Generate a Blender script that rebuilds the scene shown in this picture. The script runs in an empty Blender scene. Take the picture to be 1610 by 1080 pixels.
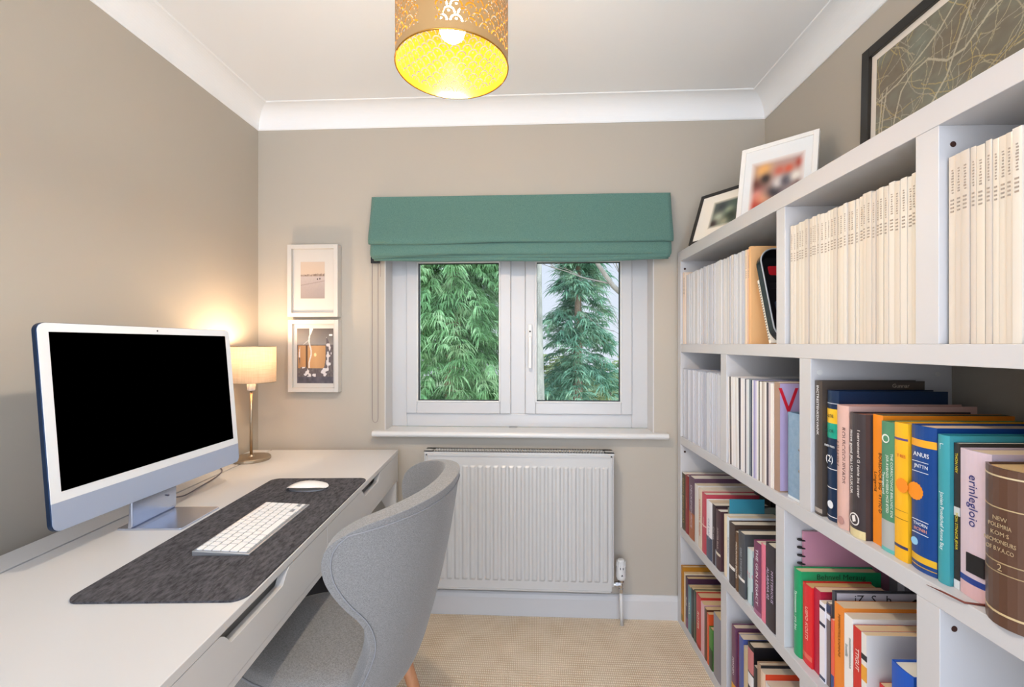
import bpy, bmesh, math, random
import numpy as np
from mathutils import Vector, Matrix

C = bpy.context.scene.collection
R = math.radians
random.seed(7)
rng = np.random.default_rng(11)

# ------------------------------------------------------------------ camera, sky, exposure
sc = bpy.context.scene
cam_d = bpy.data.cameras.new('camera')
cam = bpy.data.objects.new('camera', cam_d)
C.objects.link(cam)
cam_d.sensor_width = 36
cam_d.lens = 700 / 1610 * 36
cam_d.clip_start = 0.02
cam_d.shift_y = 0.0006
cam.location = (0, 0, 1.24)
cam.rotation_euler = (R(90), 0, math.atan(33 / 700))
sc.camera = cam
sc.view_settings.view_transform = 'Standard'
sc.view_settings.look = 'None'
sc.view_settings.gamma = 1
sc.view_settings.use_curve_mapping = False
sc.view_settings.exposure = 0.80

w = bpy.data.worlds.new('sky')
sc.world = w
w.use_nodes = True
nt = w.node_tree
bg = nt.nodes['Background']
tc = nt.nodes.new('ShaderNodeTexCoord')
sep = nt.nodes.new('ShaderNodeSeparateXYZ')
ramp = nt.nodes.new('ShaderNodeValToRGB')
nt.links.new(tc.outputs['Generated'], sep.inputs[0])
nt.links.new(sep.outputs['Z'], ramp.inputs[0])
nt.links.new(ramp.outputs[0], bg.inputs[0])
ramp.color_ramp.elements[0].position = 0.0
ramp.color_ramp.elements[0].color = (0.80, 0.87, 0.98, 1)
ramp.color_ramp.elements[1].position = 0.6
ramp.color_ramp.elements[1].color = (0.60, 0.74, 1.0, 1)
# sky brightened behind the camera as added room fill, kept dimmer beyond the window
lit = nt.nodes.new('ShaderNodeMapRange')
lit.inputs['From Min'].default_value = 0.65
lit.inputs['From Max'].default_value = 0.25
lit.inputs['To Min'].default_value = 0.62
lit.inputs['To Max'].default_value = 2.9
low = nt.nodes.new('ShaderNodeMapRange')       # the ground outside is darker than the sky
low.inputs['From Min'].default_value = 0.42
low.inputs['From Max'].default_value = 0.5
low.inputs['To Min'].default_value = 0.92
nt.links.new(sep.outputs['Z'], low.inputs['Value'])
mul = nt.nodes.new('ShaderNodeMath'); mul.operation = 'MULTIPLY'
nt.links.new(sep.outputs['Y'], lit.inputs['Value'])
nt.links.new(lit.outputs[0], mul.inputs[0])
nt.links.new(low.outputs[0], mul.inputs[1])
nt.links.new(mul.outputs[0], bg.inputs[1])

PEND = (-0.188, 1.032)          # pendant axis
LAMP_L = (-0.555, -0.17)        # table lamp in desk coordinates


def light(name, loc, power, col, size=0.03, parent=None):
    d = bpy.data.lights.new(name, 'POINT')
    d.energy = power
    d.color = col
    d.shadow_soft_size = size
    o = bpy.data.objects.new(name, d)
    o.location = loc
    C.objects.link(o)
    if parent:
        o.parent = parent
    return o


# ------------------------------------------------------------------ helpers
def lin(h):
    h = h.lstrip('#')
    v = [int(h[i:i + 2], 16) / 255 for i in (0, 2, 4)]
    return tuple(x / 12.92 if x <= 0.04045 else ((x + 0.055) / 1.055) ** 2.4 for x in v) + (1,)


_mats = {}


def M(name, col='#cccccc', rough=0.5, metal=0.0, bump=None, var=None, spec=0.5, coat=0.0, emit=None):
    if name in _mats:
        return _mats[name]
    m = bpy.data.materials.new(name)
    m.use_nodes = True
    n = m.node_tree
    p = n.nodes['Principled BSDF']
    c = lin(col) if isinstance(col, str) else tuple(col) + (1,)
    p.inputs['Base Color'].default_value = c
    p.inputs['Roughness'].default_value = rough
    p.inputs['Metallic'].default_value = metal
    p.inputs['Specular IOR Level'].default_value = spec
    p.inputs['Coat Weight'].default_value = coat
    if emit:
        p.inputs['Emission Color'].default_value = lin(emit[0])
        p.inputs['Emission Strength'].default_value = emit[1]
    if bump or var:
        t = n.nodes.new('ShaderNodeTexCoord')
        if bump:
            no = n.nodes.new('ShaderNodeTexNoise')
            no.inputs['Scale'].default_value = bump[0]
            no.inputs['Detail'].default_value = 4
            mp = n.nodes.new('ShaderNodeMapping')
            mp.inputs['Scale'].default_value = bump[2] if len(bump) > 2 else (1, 1, 1)
            n.links.new(t.outputs['Object'], mp.inputs[0])
            n.links.new(mp.outputs[0], no.inputs['Vector'])
            b = n.nodes.new('ShaderNodeBump')
            b.inputs['Strength'].default_value = bump[1]
            b.inputs['Distance'].default_value = 0.002
            n.links.new(no.outputs[0], b.inputs['Height'])
            n.links.new(b.outputs[0], p.inputs['Normal'])
        if var:     # (scale, second colour, stretch)
            no = n.nodes.new('ShaderNodeTexNoise')
            no.inputs['Scale'].default_value = var[0]
            no.inputs['Detail'].default_value = 5
            no.inputs['Roughness'].default_value = 0.65
            mp = n.nodes.new('ShaderNodeMapping')
            mp.inputs['Scale'].default_value = var[2] if len(var) > 2 else (1, 1, 1)
            n.links.new(t.outputs['Object'], mp.inputs[0])
            n.links.new(mp.outputs[0], no.inputs['Vector'])
            r = n.nodes.new('ShaderNodeValToRGB')
            r.color_ramp.elements[0].position = 0.36
            r.color_ramp.elements[1].position = 0.64
            r.color_ramp.elements[0].color = c
            r.color_ramp.elements[1].color = lin(var[1])
            n.links.new(no.outputs[0], r.inputs[0])
            n.links.new(r.outputs[0], p.inputs['Base Color'])
    _mats[name] = m
    return m


def col(h, rough=0.45, metal=0):
    return M('colour_%s_%d_%d' % (h.lstrip('#'), int(rough * 100), metal), h, rough, metal)


class MB:
    def __init__(s):
        s.v, s.f, s.m = [], [], []

    def add(s, vs, fs, m=0):
        n = len(s.v)
        s.v += [tuple(q) for q in vs]
        s.f += [tuple(i + n for i in f) for f in fs]
        s.m += [m] * len(fs)
        return s

    def box(s, x0, x1, y0, y1, z0, z1, m=0):
        x0, x1 = sorted((x0, x1)); y0, y1 = sorted((y0, y1)); z0, z1 = sorted((z0, z1))
        vs = [(x, y, z) for z in (z0, z1) for y in (y0, y1) for x in (x0, x1)]
        return s.add(vs, [(0, 2, 3, 1), (4, 5, 7, 6), (0, 1, 5, 4), (2, 6, 7, 3), (0, 4, 6, 2), (1, 3, 7, 5)], m)

    def prism(s, poly, axis, a0, a1, m=0):
        n = len(poly)
        def P(q, a):
            return (a, q[0], q[1]) if axis == 'x' else (q[0], a, q[1]) if axis == 'y' else (q[0], q[1], a)
        vs = [P(q, a0) for q in poly] + [P(q, a1) for q in poly]
        fs = [tuple(range(n))[::-1], tuple(range(n, 2 * n))] + [(i, (i + 1) % n, n + (i + 1) % n, n + i) for i in range(n)]
        return s.add(vs, fs, m)

    def rprism(s, x0, x1, y0, y1, r, axis, a0, a1, n=6, m=0):
        return s.prism(rrect(x0, x1, y0, y1, r, n), axis, a0, a1, m)

    def tube(s, path, r, n=8, m=0, caps=True):
        path = [Vector(p) for p in path]
        rs = r if isinstance(r, (list, tuple)) else [r] * len(path)
        up = Vector((0, 0, 1))
        vs = []
        prev = None
        for i, p in enumerate(path):
            d = (path[min(i + 1, len(path) - 1)] - path[max(i - 1, 0)]).normalized()
            if prev is None:
                a = d.cross(up)
                if a.length < 1e-3:
                    a = d.cross(Vector((1, 0, 0)))
            else:
                a = prev - d * prev.dot(d)
            a.normalize()
            prev = a
            b = d.cross(a)
            for k in range(n):
                t = 2 * math.pi * k / n
                vs.append(p + (a * math.cos(t) + b * math.sin(t)) * rs[i])
        fs = []
        for i in range(len(path) - 1):
            for k in range(n):
                k2 = (k + 1) % n
                fs.append((i * n + k, i * n + k2, (i + 1) * n + k2, (i + 1) * n + k))
        if caps:
            fs.append(tuple(range(n))[::-1])
            fs.append(tuple(range((len(path) - 1) * n, len(path) * n)))
        return s.add(vs, fs, m)

    def lathe(s, prof, c=(0, 0, 0), n=32, m=0):
        vs, fs = [], []
        for (r, z) in prof:
            for k in range(n):
                t = 2 * math.pi * k / n
                vs.append((c[0] + max(r, 1e-5) * math.cos(t), c[1] + max(r, 1e-5) * math.sin(t), c[2] + z))
        for i in range(len(prof) - 1):
            for k in range(n):
                k2 = (k + 1) % n
                fs.append((i * n + k, i * n + k2, (i + 1) * n + k2, (i + 1) * n + k))
        return s.add(vs, fs, m)

    def grid(s, fn, nu, nv, m=0, flip=False):
        vs = [fn(i / nu, j / nv) for j in range(nv + 1) for i in range(nu + 1)]
        fs = []
        for j in range(nv):
            for i in range(nu):
                a = j * (nu + 1) + i
                f = (a, a + 1, a + nu + 2, a + nu + 1)
                fs.append(f[::-1] if flip else f)
        return s.add(vs, fs, m)

    def mesh(s, name, mats, smooth=False):
        me = bpy.data.meshes.new(name)
        me.from_pydata(s.v, [], s.f)
        for m in (mats if isinstance(mats, (list, tuple)) else [mats]):
            me.materials.append(m)
        if any(s.m):
            me.polygons.foreach_set('material_index', s.m)
        if smooth:
            me.polygons.foreach_set('use_smooth', [True] * len(me.polygons))
        me.update()
        return me

    def build(s, name, mats, parent=None, smooth=False, bevel=0, seg=2, fix=True, at=None):
        me = s.mesh(name, mats, smooth)
        if fix:
            b = bmesh.new(); b.from_mesh(me)
            bmesh.ops.recalc_face_normals(b, faces=b.faces)
            b.to_mesh(me); b.free()
        o = bpy.data.objects.new(name, me)
        C.objects.link(o)
        if parent:
            o.parent = parent
        if at:
            o.location = at
        if bevel:
            bv = o.modifiers.new('bevel', 'BEVEL')
            bv.width = bevel; bv.segments = seg; bv.limit_method = 'ANGLE'; bv.angle_limit = R(40)
        return o


def rrect(x0, x1, y0, y1, r, n=6):
    pts = []
    for cx, cy, a in ((x1 - r, y1 - r, 0), (x0 + r, y1 - r, 90), (x0 + r, y0 + r, 180), (x1 - r, y0 + r, 270)):
        for k in range(n + 1):
            t = R(a + 90 * k / n)
            pts.append((cx + r * math.cos(t), cy + r * math.sin(t)))
    return pts


def thing(name, label, cat, loc=(0, 0, 0), rz=0, group=None):
    o = bpy.data.objects.new(name, None)
    o.empty_display_size = 0.05
    C.objects.link(o)
    o.location = loc
    o.rotation_euler = (0, 0, rz)
    return tag(o, label, cat, group)


def tag(o, label, cat, group=None, kind=None):
    o['label'] = label
    o['category'] = cat
    if group:
        o['group'] = group
    if kind:
        o['kind'] = kind
    return o


def struct(o, label=None):
    o['kind'] = 'structure'
    if label:
        o['label'] = label
    return o


_txt = {}


def text_mesh(s, size, mat, align='CENTER'):
    key = (s, size, mat.name, align)
    if key in _txt:
        return _txt[key]
    cu = bpy.data.curves.new('lettering', 'FONT')
    cu.body = s
    cu.size = size
    cu.align_x = align
    cu.align_y = 'CENTER'
    cu.extrude = 0.0001
    cu.resolution_u = 2
    o = bpy.data.objects.new('lettering', cu)
    C.objects.link(o)
    dg = bpy.context.evaluated_depsgraph_get()
    dg.update()
    me = bpy.data.meshes.new_from_object(o.evaluated_get(dg))
    bpy.data.objects.remove(o)
    me.materials.clear()
    me.materials.append(mat)
    _txt[key] = me
    return me


SPINE = Matrix(((0, 0, -1), (0, -1, 0), (-1, 0, 0))).to_4x4()     # reads downwards, faces -x
UPRIGHT = Matrix(((0, 0, -1), (-1, 0, 0), (0, 1, 0))).to_4x4()    # upright on a spine, faces -x
COVER = Matrix(((1, 0, 0), (0, 0, -1), (0, 1, 0))).to_4x4()      # upright on a cover, faces -y


def letters(s, size, mat, parent, loc, mtx, name='lettering', sx=1):
    o = bpy.data.objects.new(name, text_mesh(s, size, mat))
    C.objects.link(o)
    o.parent = parent
    o.matrix_local = Matrix.Translation(loc) @ mtx @ Matrix.Diagonal((sx, 1, 1, 1))
    return o


def attr_mat(name, rough=0.4, coat=0.0):
    if name in _mats:
        return _mats[name]
    m = M(name, '#ffffff', rough, coat=coat)
    n = m.node_tree
    a = n.nodes.new('ShaderNodeAttribute')
    a.attribute_name = 'print'
    n.links.new(a.outputs['Color'], n.nodes['Principled BSDF'].inputs['Base Color'])
    return m


def printed(name, w_, h_, nx, ny, fn, parent, mtx, rough=0.35):
    """a printed sheet: fn(u, v) gives the ink colour (sRGB 0..1) with v upwards"""
    g = MB().grid(lambda u, v: ((u - .5) * w_, (v - .5) * h_, 0), nx, ny)
    me = g.mesh(name, attr_mat('printed_paper', rough))
    ca = me.color_attributes.new('print', 'FLOAT_COLOR', 'POINT')
    vals = []
    for j in range(ny + 1):
        for i in range(nx + 1):
            c = fn(i / nx, j / ny)
            vals += [max(0.0, min(1.0, x)) ** 2.2 for x in c[:3]] + [1.0]
    ca.data.foreach_set('color', vals)
    o = bpy.data.objects.new(name, me)
    C.objects.link(o)
    o.parent = parent
    o.matrix_local = mtx
    return o


# ------------------------------------------------------------------ materials
white_paint = M('white_paint', '#cfcecd', 0.42, bump=(40, .04))
ceil_paint = M('ceiling_paint', '#f0f1f2', 0.8, bump=(60, .05))
wall_paint = M('wall_paint', (0.465, 0.420, 0.355), 0.75, bump=(90, .06))
upvc = M('white_upvc', '#c4c4c5', 0.28)
gloss_white = M('gloss_white', '#d6d5d3', 0.25)
desk_white = M('desk_white', '#cdcbc9', 0.30, bump=(200, .02))
shelf_white = M('shelf_white', '#c9c8ca', 0.38)
dark = M('dark_void', '#17161a', 0.6)
chrome = M('chrome', '#c8c8c8', 0.15, 1)
nickel = M('brushed_nickel', '#b9a892', 0.32, 1)
gold = M('polished_brass', '#d9a04a', 0.18, 1)
rad_white = M('radiator_enamel', '#c0bfbd', 0.3)
glass_m = bpy.data.materials.new('window_glass')
glass_m.use_nodes = True
gn = glass_m.node_tree
gn.nodes.clear()
go_ = gn.nodes.new('ShaderNodeOutputMaterial')
gx = gn.nodes.new('ShaderNodeMixShader')
gt = gn.nodes.new('ShaderNodeBsdfTransparent')
gg = gn.nodes.new('ShaderNodeBsdfGlossy')
gg.inputs['Roughness'].default_value = 0.02
gf = gn.nodes.new('ShaderNodeFresnel')
gf.inputs[0].default_value = 1.12
gn.links.new(gf.outputs[0], gx.inputs[0])
gn.links.new(gt.outputs[0], gx.inputs[1])
gn.links.new(gg.outputs[0], gx.inputs[2])
gn.links.new(gx.outputs[0], go_.inputs[0])


def carpet_mat():
    m = M('ribbed_carpet', '#b99c7d', 0.95, spec=0.1)
    n = m.node_tree
    p = n.nodes['Principled BSDF']
    t = n.nodes.new('ShaderNodeTexCoord')
    wv = n.nodes.new('ShaderNodeTexWave')
    wv.bands_direction = 'X'
    wv.inputs['Scale'].default_value = 42
    wv.inputs['Distortion'].default_value = 1.2
    wv.inputs['Detail'].default_value = 3
    wv.inputs['Detail Scale'].default_value = 3
    wy = n.nodes.new('ShaderNodeTexWave')
    wy.bands_direction = 'Y'
    wy.inputs['Scale'].default_value = 26
    wy.inputs['Distortion'].default_value = 2
    no = n.nodes.new('ShaderNodeTexNoise')
    no.inputs['Scale'].default_value = 9
    no.inputs['Detail'].default_value = 6
    mx = n.nodes.new('ShaderNodeMath'); mx.operation = 'MULTIPLY'
    n.links.new(t.outputs['Object'], wv.inputs[0])
    n.links.new(t.outputs['Object'], wy.inputs[0])
    n.links.new(t.outputs['Object'], no.inputs[0])
    n.links.new(wv.outputs['Fac'], mx.inputs[0])
    n.links.new(wy.outputs['Fac'], mx.inputs[1])
    ad = n.nodes.new('ShaderNodeMath'); ad.operation = 'MULTIPLY_ADD'
    n.links.new(no.outputs[0], ad.inputs[0])
    ad.inputs[1].default_value = 0.5
    n.links.new(mx.outputs[0], ad.inputs[2])
    r = n.nodes.new('ShaderNodeValToRGB')
    r.color_ramp.elements[0].position = 0.15
    r.color_ramp.elements[0].color = lin('#cdb394')
    r.color_ramp.elements[1].position = 0.75
    r.color_ramp.elements[1].color = lin('#f5e6d0')
    n.links.new(ad.outputs[0], r.inputs[0])
    n.links.new(r.outputs[0], p.inputs['Base Color'])
    b = n.nodes.new('ShaderNodeBump')
    b.inputs['Strength'].default_value = 0.7
    b.inputs['Distance'].default_value = 0.004
    n.links.new(ad.outputs[0], b.inputs['Height'])
    n.links.new(b.outputs[0], p.inputs['Normal'])
    return m


def fabric_mat(name, c1, c2, scale=260, rough=0.9, sheen=0.3, streak=(1, 1, 6)):
    m = M(name, c1, rough, spec=0.15)
    n = m.node_tree
    p = n.nodes['Principled BSDF']
    p.inputs['Sheen Weight'].default_value = sheen
    t = n.nodes.new('ShaderNodeTexCoord')
    fac = []
    for st in (streak, (streak[2], streak[2], streak[0])):
        mp = n.nodes.new('ShaderNodeMapping')
        mp.inputs['Scale'].default_value = st
        no = n.nodes.new('ShaderNodeTexNoise')
        no.inputs['Scale'].default_value = scale
        no.inputs['Detail'].default_value = 3
        n.links.new(t.outputs['Object'], mp.inputs[0])
        n.links.new(mp.outputs[0], no.inputs['Vector'])
        fac.append(no)
    ad = n.nodes.new('ShaderNodeMath'); ad.operation = 'ADD'
    n.links.new(fac[0].outputs[0], ad.inputs[0])
    n.links.new(fac[1].outputs[0], ad.inputs[1])
    hf = n.nodes.new('ShaderNodeMath'); hf.operation = 'MULTIPLY'
    n.links.new(ad.outputs[0], hf.inputs[0]); hf.inputs[1].default_value = 0.5
    r = n.nodes.new('ShaderNodeValToRGB')
    r.color_ramp.elements[0].position = 0.38
    r.color_ramp.elements[0].color = lin(c1)
    r.color_ramp.elements[1].position = 0.62
    r.color_ramp.elements[1].color = lin(c2)
    n.links.new(hf.outputs[0], r.inputs[0])
    n.links.new(r.outputs[0], p.inputs['Base Color'])
    b = n.nodes.new('ShaderNodeBump')
    b.inputs['Strength'].default_value = 0.35
    b.inputs['Distance'].default_value = 0.001
    n.links.new(hf.outputs[0], b.inputs['Height'])
    n.links.new(b.outputs[0], p.inputs['Normal'])
    return m


# ------------------------------------------------------------------ room shell
XL, XR, YB, YR, ZC = -1.297, 1.038, 2.045, -1.3, 2.335
struct(MB().box(XL - .2, XR + .2, YR, YB + .25, -.1, 0).build('floor', carpet_mat()), 'beige ribbed carpet floor')
struct(MB().box(XL - .2, XR + .2, YR, YB + .25, ZC, ZC + .15).build('ceiling', ceil_paint), 'plain white ceiling')
struct(MB().box(XL - .15, XL, YR, YB + .2, 0, ZC).build('wall_left', wall_paint), 'taupe wall behind the desk')
struct(MB().box(XR, XR + .15, YR, YB + .2, 0, ZC).build('wall_right', wall_paint), 'taupe wall behind the bookcase')
WX0, WX1, WZ0, WZ1 = -.69, .547, .84, 1.76
b = MB()
b.box(XL, WX0, YB, YB + .2, 0, ZC)
b.box(WX1, XR, YB, YB + .2, 0, ZC)
b.box(WX0, WX1, YB, YB + .2, 0, WZ0 - .03)
b.box(WX0, WX1, YB, YB + .2, WZ1, ZC)
struct(b.build('wall_back', wall_paint, fix=False), 'taupe wall with the window')


def sweep(prof, path):
    """prof: (offset from wall, z); path: wall corner points with inward normals handled by mitre"""
    m = MB()
    n = len(prof)
    vs = []
    for i, p in enumerate(path):
        d0 = (Vector(path[i]) - Vector(path[i - 1])).normalized() if i else None
        d1 = (Vector(path[i + 1]) - Vector(path[i])).normalized() if i < len(path) - 1 else None
        n0 = Vector((d0.y, -d0.x)) if d0 else None
        n1 = Vector((d1.y, -d1.x)) if d1 else None
        if n0 is None: mi = n1
        elif n1 is None: mi = n0
        else: mi = (n0 + n1) / (1 + n0.dot(n1))
        for (o, z) in prof:
            vs.append((p[0] + mi.x * o, p[1] + mi.y * o, z))
    fs = []
    for i in range(len(path) - 1):
        for k in range(n):
            k2 = (k + 1) % n
            fs.append((i * n + k, i * n + k2, (i + 1) * n + k2, (i + 1) * n + k))
    return m.add(vs, fs)


cz = 2.247
prof = [(0, cz), (.003, cz), (.005, cz + .004)]
for k in range(15):
    t = R(90 * k / 14)
    prof.append((.006 + .085 * (1 - math.cos(t)), cz + .006 + .078 * math.sin(t)))
prof += [(.094, ZC - .002), (.094, ZC), (0, ZC)]
# sweep one wall after another so that each run of coving is a structure piece of its own, mitred at the corners
def coving(a, b_, ma, mb):
    d = (Vector(b_) - Vector(a)).normalized()
    nn = Vector((d.y, -d.x))
    vs = []
    for p, mt in ((a, ma), (b_, mb)):
        for (o, z) in prof:
            vs.append((p[0] + nn.x * o + d.x * o * mt, p[1] + nn.y * o + d.y * o * mt, z))
    n = len(prof)
    fs = [(k, (k + 1) % n, n + (k + 1) % n, n + k) for k in range(n)]
    return MB().add(vs, fs)
struct(coving((XL, YR), (XL, YB), 0, -1).build('trim_1', ceil_paint, smooth=False), 'white coving along the left wall')
struct(coving((XL, YB), (XR, YB), 1, -1).build('trim_2', ceil_paint, smooth=False), 'white coving above the window wall')
struct(coving((XR, YB), (XR, YR), 1, 0).build('trim_3', ceil_paint, smooth=False), 'white coving along the right wall')

sk = [(0, 0), (.016, 0), (.016, .082), (.012, .098), (.006, .105), (0, .105)]
struct(sweep(sk, [(XL + .001, YB), (XR - .001, YB)]).build('baseboard_back', white_paint), 'white skirting under the window')
struct(sweep(sk, [(XL, YR), (XL, YB - .02)]).build('baseboard_left', white_paint))

# ------------------------------------------------------------------ window
win = bpy.data.objects.new('window_1', None)
C.objects.link(win)
struct(win, 'white double casement window with two clear panes')
FY0, FY1 = YB + .10, YB + .17
b = MB()
b.box(WX0, -.614, FY0, FY1, WZ0, WZ1)
b.box(.469, WX1, FY0, FY1, WZ0, WZ1)
b.box(-.614, .469, FY0, FY1, WZ0, .905)
b.box(-.614, .469, FY0, FY1, 1.705, WZ1)
b.box(-.107, -.037, FY0, FY1, .905, 1.705)
b.build('window_frame', upvc, win, bevel=.003)
for (a0, a1, g0, g1) in ((-.614, -.107, -.562, -.158), (-.037, .469, .012, .419)):
    b = MB()
    y0, y1 = FY0 - .012, FY1 - .01
    b.box(a0, g0, y0, y1, .905, 1.705); b.box(g1, a1, y0, y1, .905, 1.705)
    b.box(g0, g1, y0, y1, .905, .962); b.box(g0, g1, y0, y1, 1.636, 1.705)
    s_ = b.build('sash', upvc, win, bevel=.004)
    b = MB()
    for (p0, p1, q0, q1) in ((g0 - .002, g0 + .006, .96, 1.638), (g1 - .006, g1 + .002, .96, 1.638),
                             (g0, g1, .960, .967), (g0, g1, 1.631, 1.638)):
        b.box(p0, p1, y0 - .003, y0 + .02, q0, q1)
    b.build('glazing_bead', gloss_white, s_, bevel=.002)
    b = MB()
    for (p0, p1, q0, q1) in ((g0 + .004, g0 + .008, .965, 1.633), (g1 - .008, g1 - .004, .965, 1.633),
                             (g0, g1, .965, .969), (g0, g1, 1.629, 1.633)):
        b.box(p0, p1, y0 + .008, y0 + .03, q0, q1)
    b.build('gasket', dark, s_)
    MB().box(g0, g1, y0 + .022, y0 + .028, .96, 1.638).build('glass_pane', glass_m, s_)
hd = MB()
hd.rprism(-.024, -.004, 1.245, 1.335, .006, 'y', FY0 - .027, FY0 - .012)
hd.rprism(-.022, -.006, 1.125, 1.275, .006, 'y', FY0 - .042, FY0 - .027)
h_ = hd.build('handle', gloss_white, win, bevel=.003)
MB().lathe([(0, .003), (.004, .003), (.004, 0)], (0, 0, 0), 10).build('key_hole', dark, h_, at=None).matrix_local = \
    Matrix.Translation((-.014, FY0 - .028, 1.30)) @ Matrix.Rotation(R(90), 4, 'X')
b = MB()
b.box(WX0 - .0, WX0 + .004, YB - .001, FY0, WZ0, WZ1)
b.box(WX1 - .004, WX1, YB - .001, FY0, WZ0, WZ1)
b.box(WX0, WX1, YB - .001, FY0, WZ1 - .004, WZ1)
b.build('window_reveal', white_paint, win)
b = MB()
sp = [(YB + .001, WZ0 - .03), (YB + .001, WZ0)]
for k in range(9):
    t = R(90 - 180 * k / 8)
    sp.append((YB - .030 - .013 * math.cos(t), WZ0 - .013 + .013 * math.sin(t)))
sp += [(YB - .004, WZ0 - .026), (YB - .004, WZ0 - .03)]
b.prism(sp, 'x', WX0 - .047, WX1 + .056)
b.box(WX0, WX1, YB + .001, FY0, WZ0 - .03, WZ0)
b.build('window_sill', gloss_white, win)
MB().box(-.115, -.075, YB + .086, YB + .098, WZ0, WZ0 + .004).build('drain_cap', col('#8f8f8f'), win)

# ------------------------------------------------------------------ outside: lawn and trees
def bark_mat(name, c1, c2, sc_=6):
    return M(name, c1, .9, bump=(30, .8, (1, 1, .3)), var=(sc_, c2, (1, 1, .5)))
struct(MB().box(-40, 40, 3.2, 60, -3.2, -3.1).build('ground', M('grass_ground', '#6d7a4c', .95, var=(2, '#55643a'))))


def foliage(name, cx, cy, z0, z1, rfun, nbr, nsp, flen, fw, droop, mat, parent, seed, nf=9, rise=.2):
    g = np.random.default_rng(seed)
    V, Fc = [], []
    S = np.linspace(0, 1, 4)
    for bi in range(nbr):
        h = z0 + (z1 - z0) * g.random() ** .9
        L = rfun((h - z0) / (z1 - z0)) * (.75 + .35 * g.random())
        az = g.random() * 2 * math.pi
        for k in range(nsp):
            s = .25 + .75 * (k + g.random()) / nsp
            root = np.array([cx + math.cos(az) * L * s, cy + math.sin(az) * L * s, h + rise * L * s - .62 * L * s * s])
            sd = az + (1 if k % 2 else -1) * R(25 + 45 * g.random())
            ln = flen * (.6 + .7 * g.random())
            d = np.array([math.cos(sd), math.sin(sd), -.15 + .3 * g.random()])
            side = np.array([-d[1], d[0], 0])
            for f in range(nf):
                a = (f / (nf - 1) - .5) * 2
                st = root + d * ln * .5 * (1 - abs(a)) * .9
                fd = d * (1 - .55 * abs(a)) + side * a * .8
                fl = ln * (.75 - .25 * abs(a)) * (.7 + .5 * g.random())
                pts = st + np.outer(S, fd) * fl * .75 - np.outer(S ** 2, [0, 0, 1]) * fl * droop * (.6 + .7 * g.random())
                wd = np.array([.5, 1, .75, .06]) * fw * (.7 + .6 * g.random())
                tw = side * math.cos(a) + np.array([0, 0, 1]) * (g.random() - .5) * 1.2 + d * (g.random() - .5) * .6
                tw = tw / np.linalg.norm(tw)
                n = len(V) * 8
                V.append(np.concatenate([pts - np.outer(wd, tw) / 2, pts + np.outer(wd, tw) / 2]))
                for q in range(3):
                    Fc.append((n + q, n + q + 1, n + 5 + q, n + 4 + q))
    V = np.concatenate(V)
    me = bpy.data.meshes.new(name)
    Fa = np.array(Fc, dtype=np.int32)
    me.vertices.add(len(V)); me.vertices.foreach_set('co', V.astype(np.float32).ravel())
    me.loops.add(Fa.size); me.loops.foreach_set('vertex_index', Fa.ravel())
    me.polygons.add(len(Fa)); me.polygons.foreach_set('loop_start', np.arange(0, Fa.size, 4, dtype=np.int32))
    me.update(calc_edges=True)
    me.materials.append(mat)
    o = bpy.data.objects.new(name, me)
    C.objects.link(o)
    o.parent = parent
    return o


def leaf_mat(name, c1, c2, c3, sc_=3.0):
    m = M(name, c1, .6, spec=.25)
    n = m.node_tree
    p = n.nodes['Principled BSDF']
    t = n.nodes.new('ShaderNodeTexCoord')
    no = n.nodes.new('ShaderNodeTexNoise'); no.inputs['Scale'].default_value = sc_; no.inputs['Detail'].default_value = 8
    no.inputs['Roughness'].default_value = .75
    r = n.nodes.new('ShaderNodeValToRGB')
    r.color_ramp.elements[0].position = .34; r.color_ramp.elements[0].color = lin(c1)
    r.color_ramp.elements[1].position = .66; r.color_ramp.elements[1].color = lin(c3)
    e = r.color_ramp.elements.new(.5); e.color = lin(c2)
    n.links.new(t.outputs['Object'], no.inputs['Vector'])
    n.links.new(no.outputs[0], r.inputs[0])
    n.links.new(r.outputs[0], p.inputs['Base Color'])
    tr = n.nodes.new('ShaderNodeBsdfTranslucent')
    n.links.new(r.outputs[0], tr.inputs[0])
    mx = n.nodes.new('ShaderNodeMixShader'); mx.inputs[0].default_value = .3
    n.links.new(p.outputs[0], mx.inputs[1]); n.links.new(tr.outputs[0], mx.inputs[2])
    n.links.new(mx.outputs[0], n.nodes['Material Output'].inputs[0])
    return m


t = thing('conifer_tree', 'broad bright green drooping conifer filling the left window pane', 'tree', (0, 0, 0))
foliage('foliage', -1.45, 7.6, -2.6, 5.2, lambda q: 1.9 * (1 - q * .55), 560, 20, .33, .023, .66,
        leaf_mat('cypress_leaf', '#3b6237', '#719a62', '#b3cb98', 2.4), t, 3, nf=10)
MB().tube([(-1.42, 7.6, -3.1), (-1.36, 7.6, 1), (-1.42, 7.62, 5.3)], [.22, .15, .04], 10).build('trunk', bark_mat('cypress_bark', '#8a7158', '#a58a6c'), t, smooth=True)
t = thing('conifer_tree', 'narrow blue-green spruce with a visible trunk in the right window pane', 'tree')
foliage('foliage', .82, 8.2, -2.8, 3.9, lambda q: 1.25 * (1 - q) ** .85 + .10, 230, 14, .34, .026, .42,
        leaf_mat('spruce_leaf', '#38604a', '#6a9474', '#a9c197', 2.8), t, 8, rise=.1)
MB().tube([(.82, 8.2, -3.1), (.82, 8.2, 1), (.84, 8.2, 4.0)], [.13, .085, .015], 10).build('trunk', bark_mat('spruce_bark', '#6d5a48', '#8e7862'), t, smooth=True)
t = thing('tree', 'pale smooth-barked trunk just right of the window mullion', 'tree')
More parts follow.
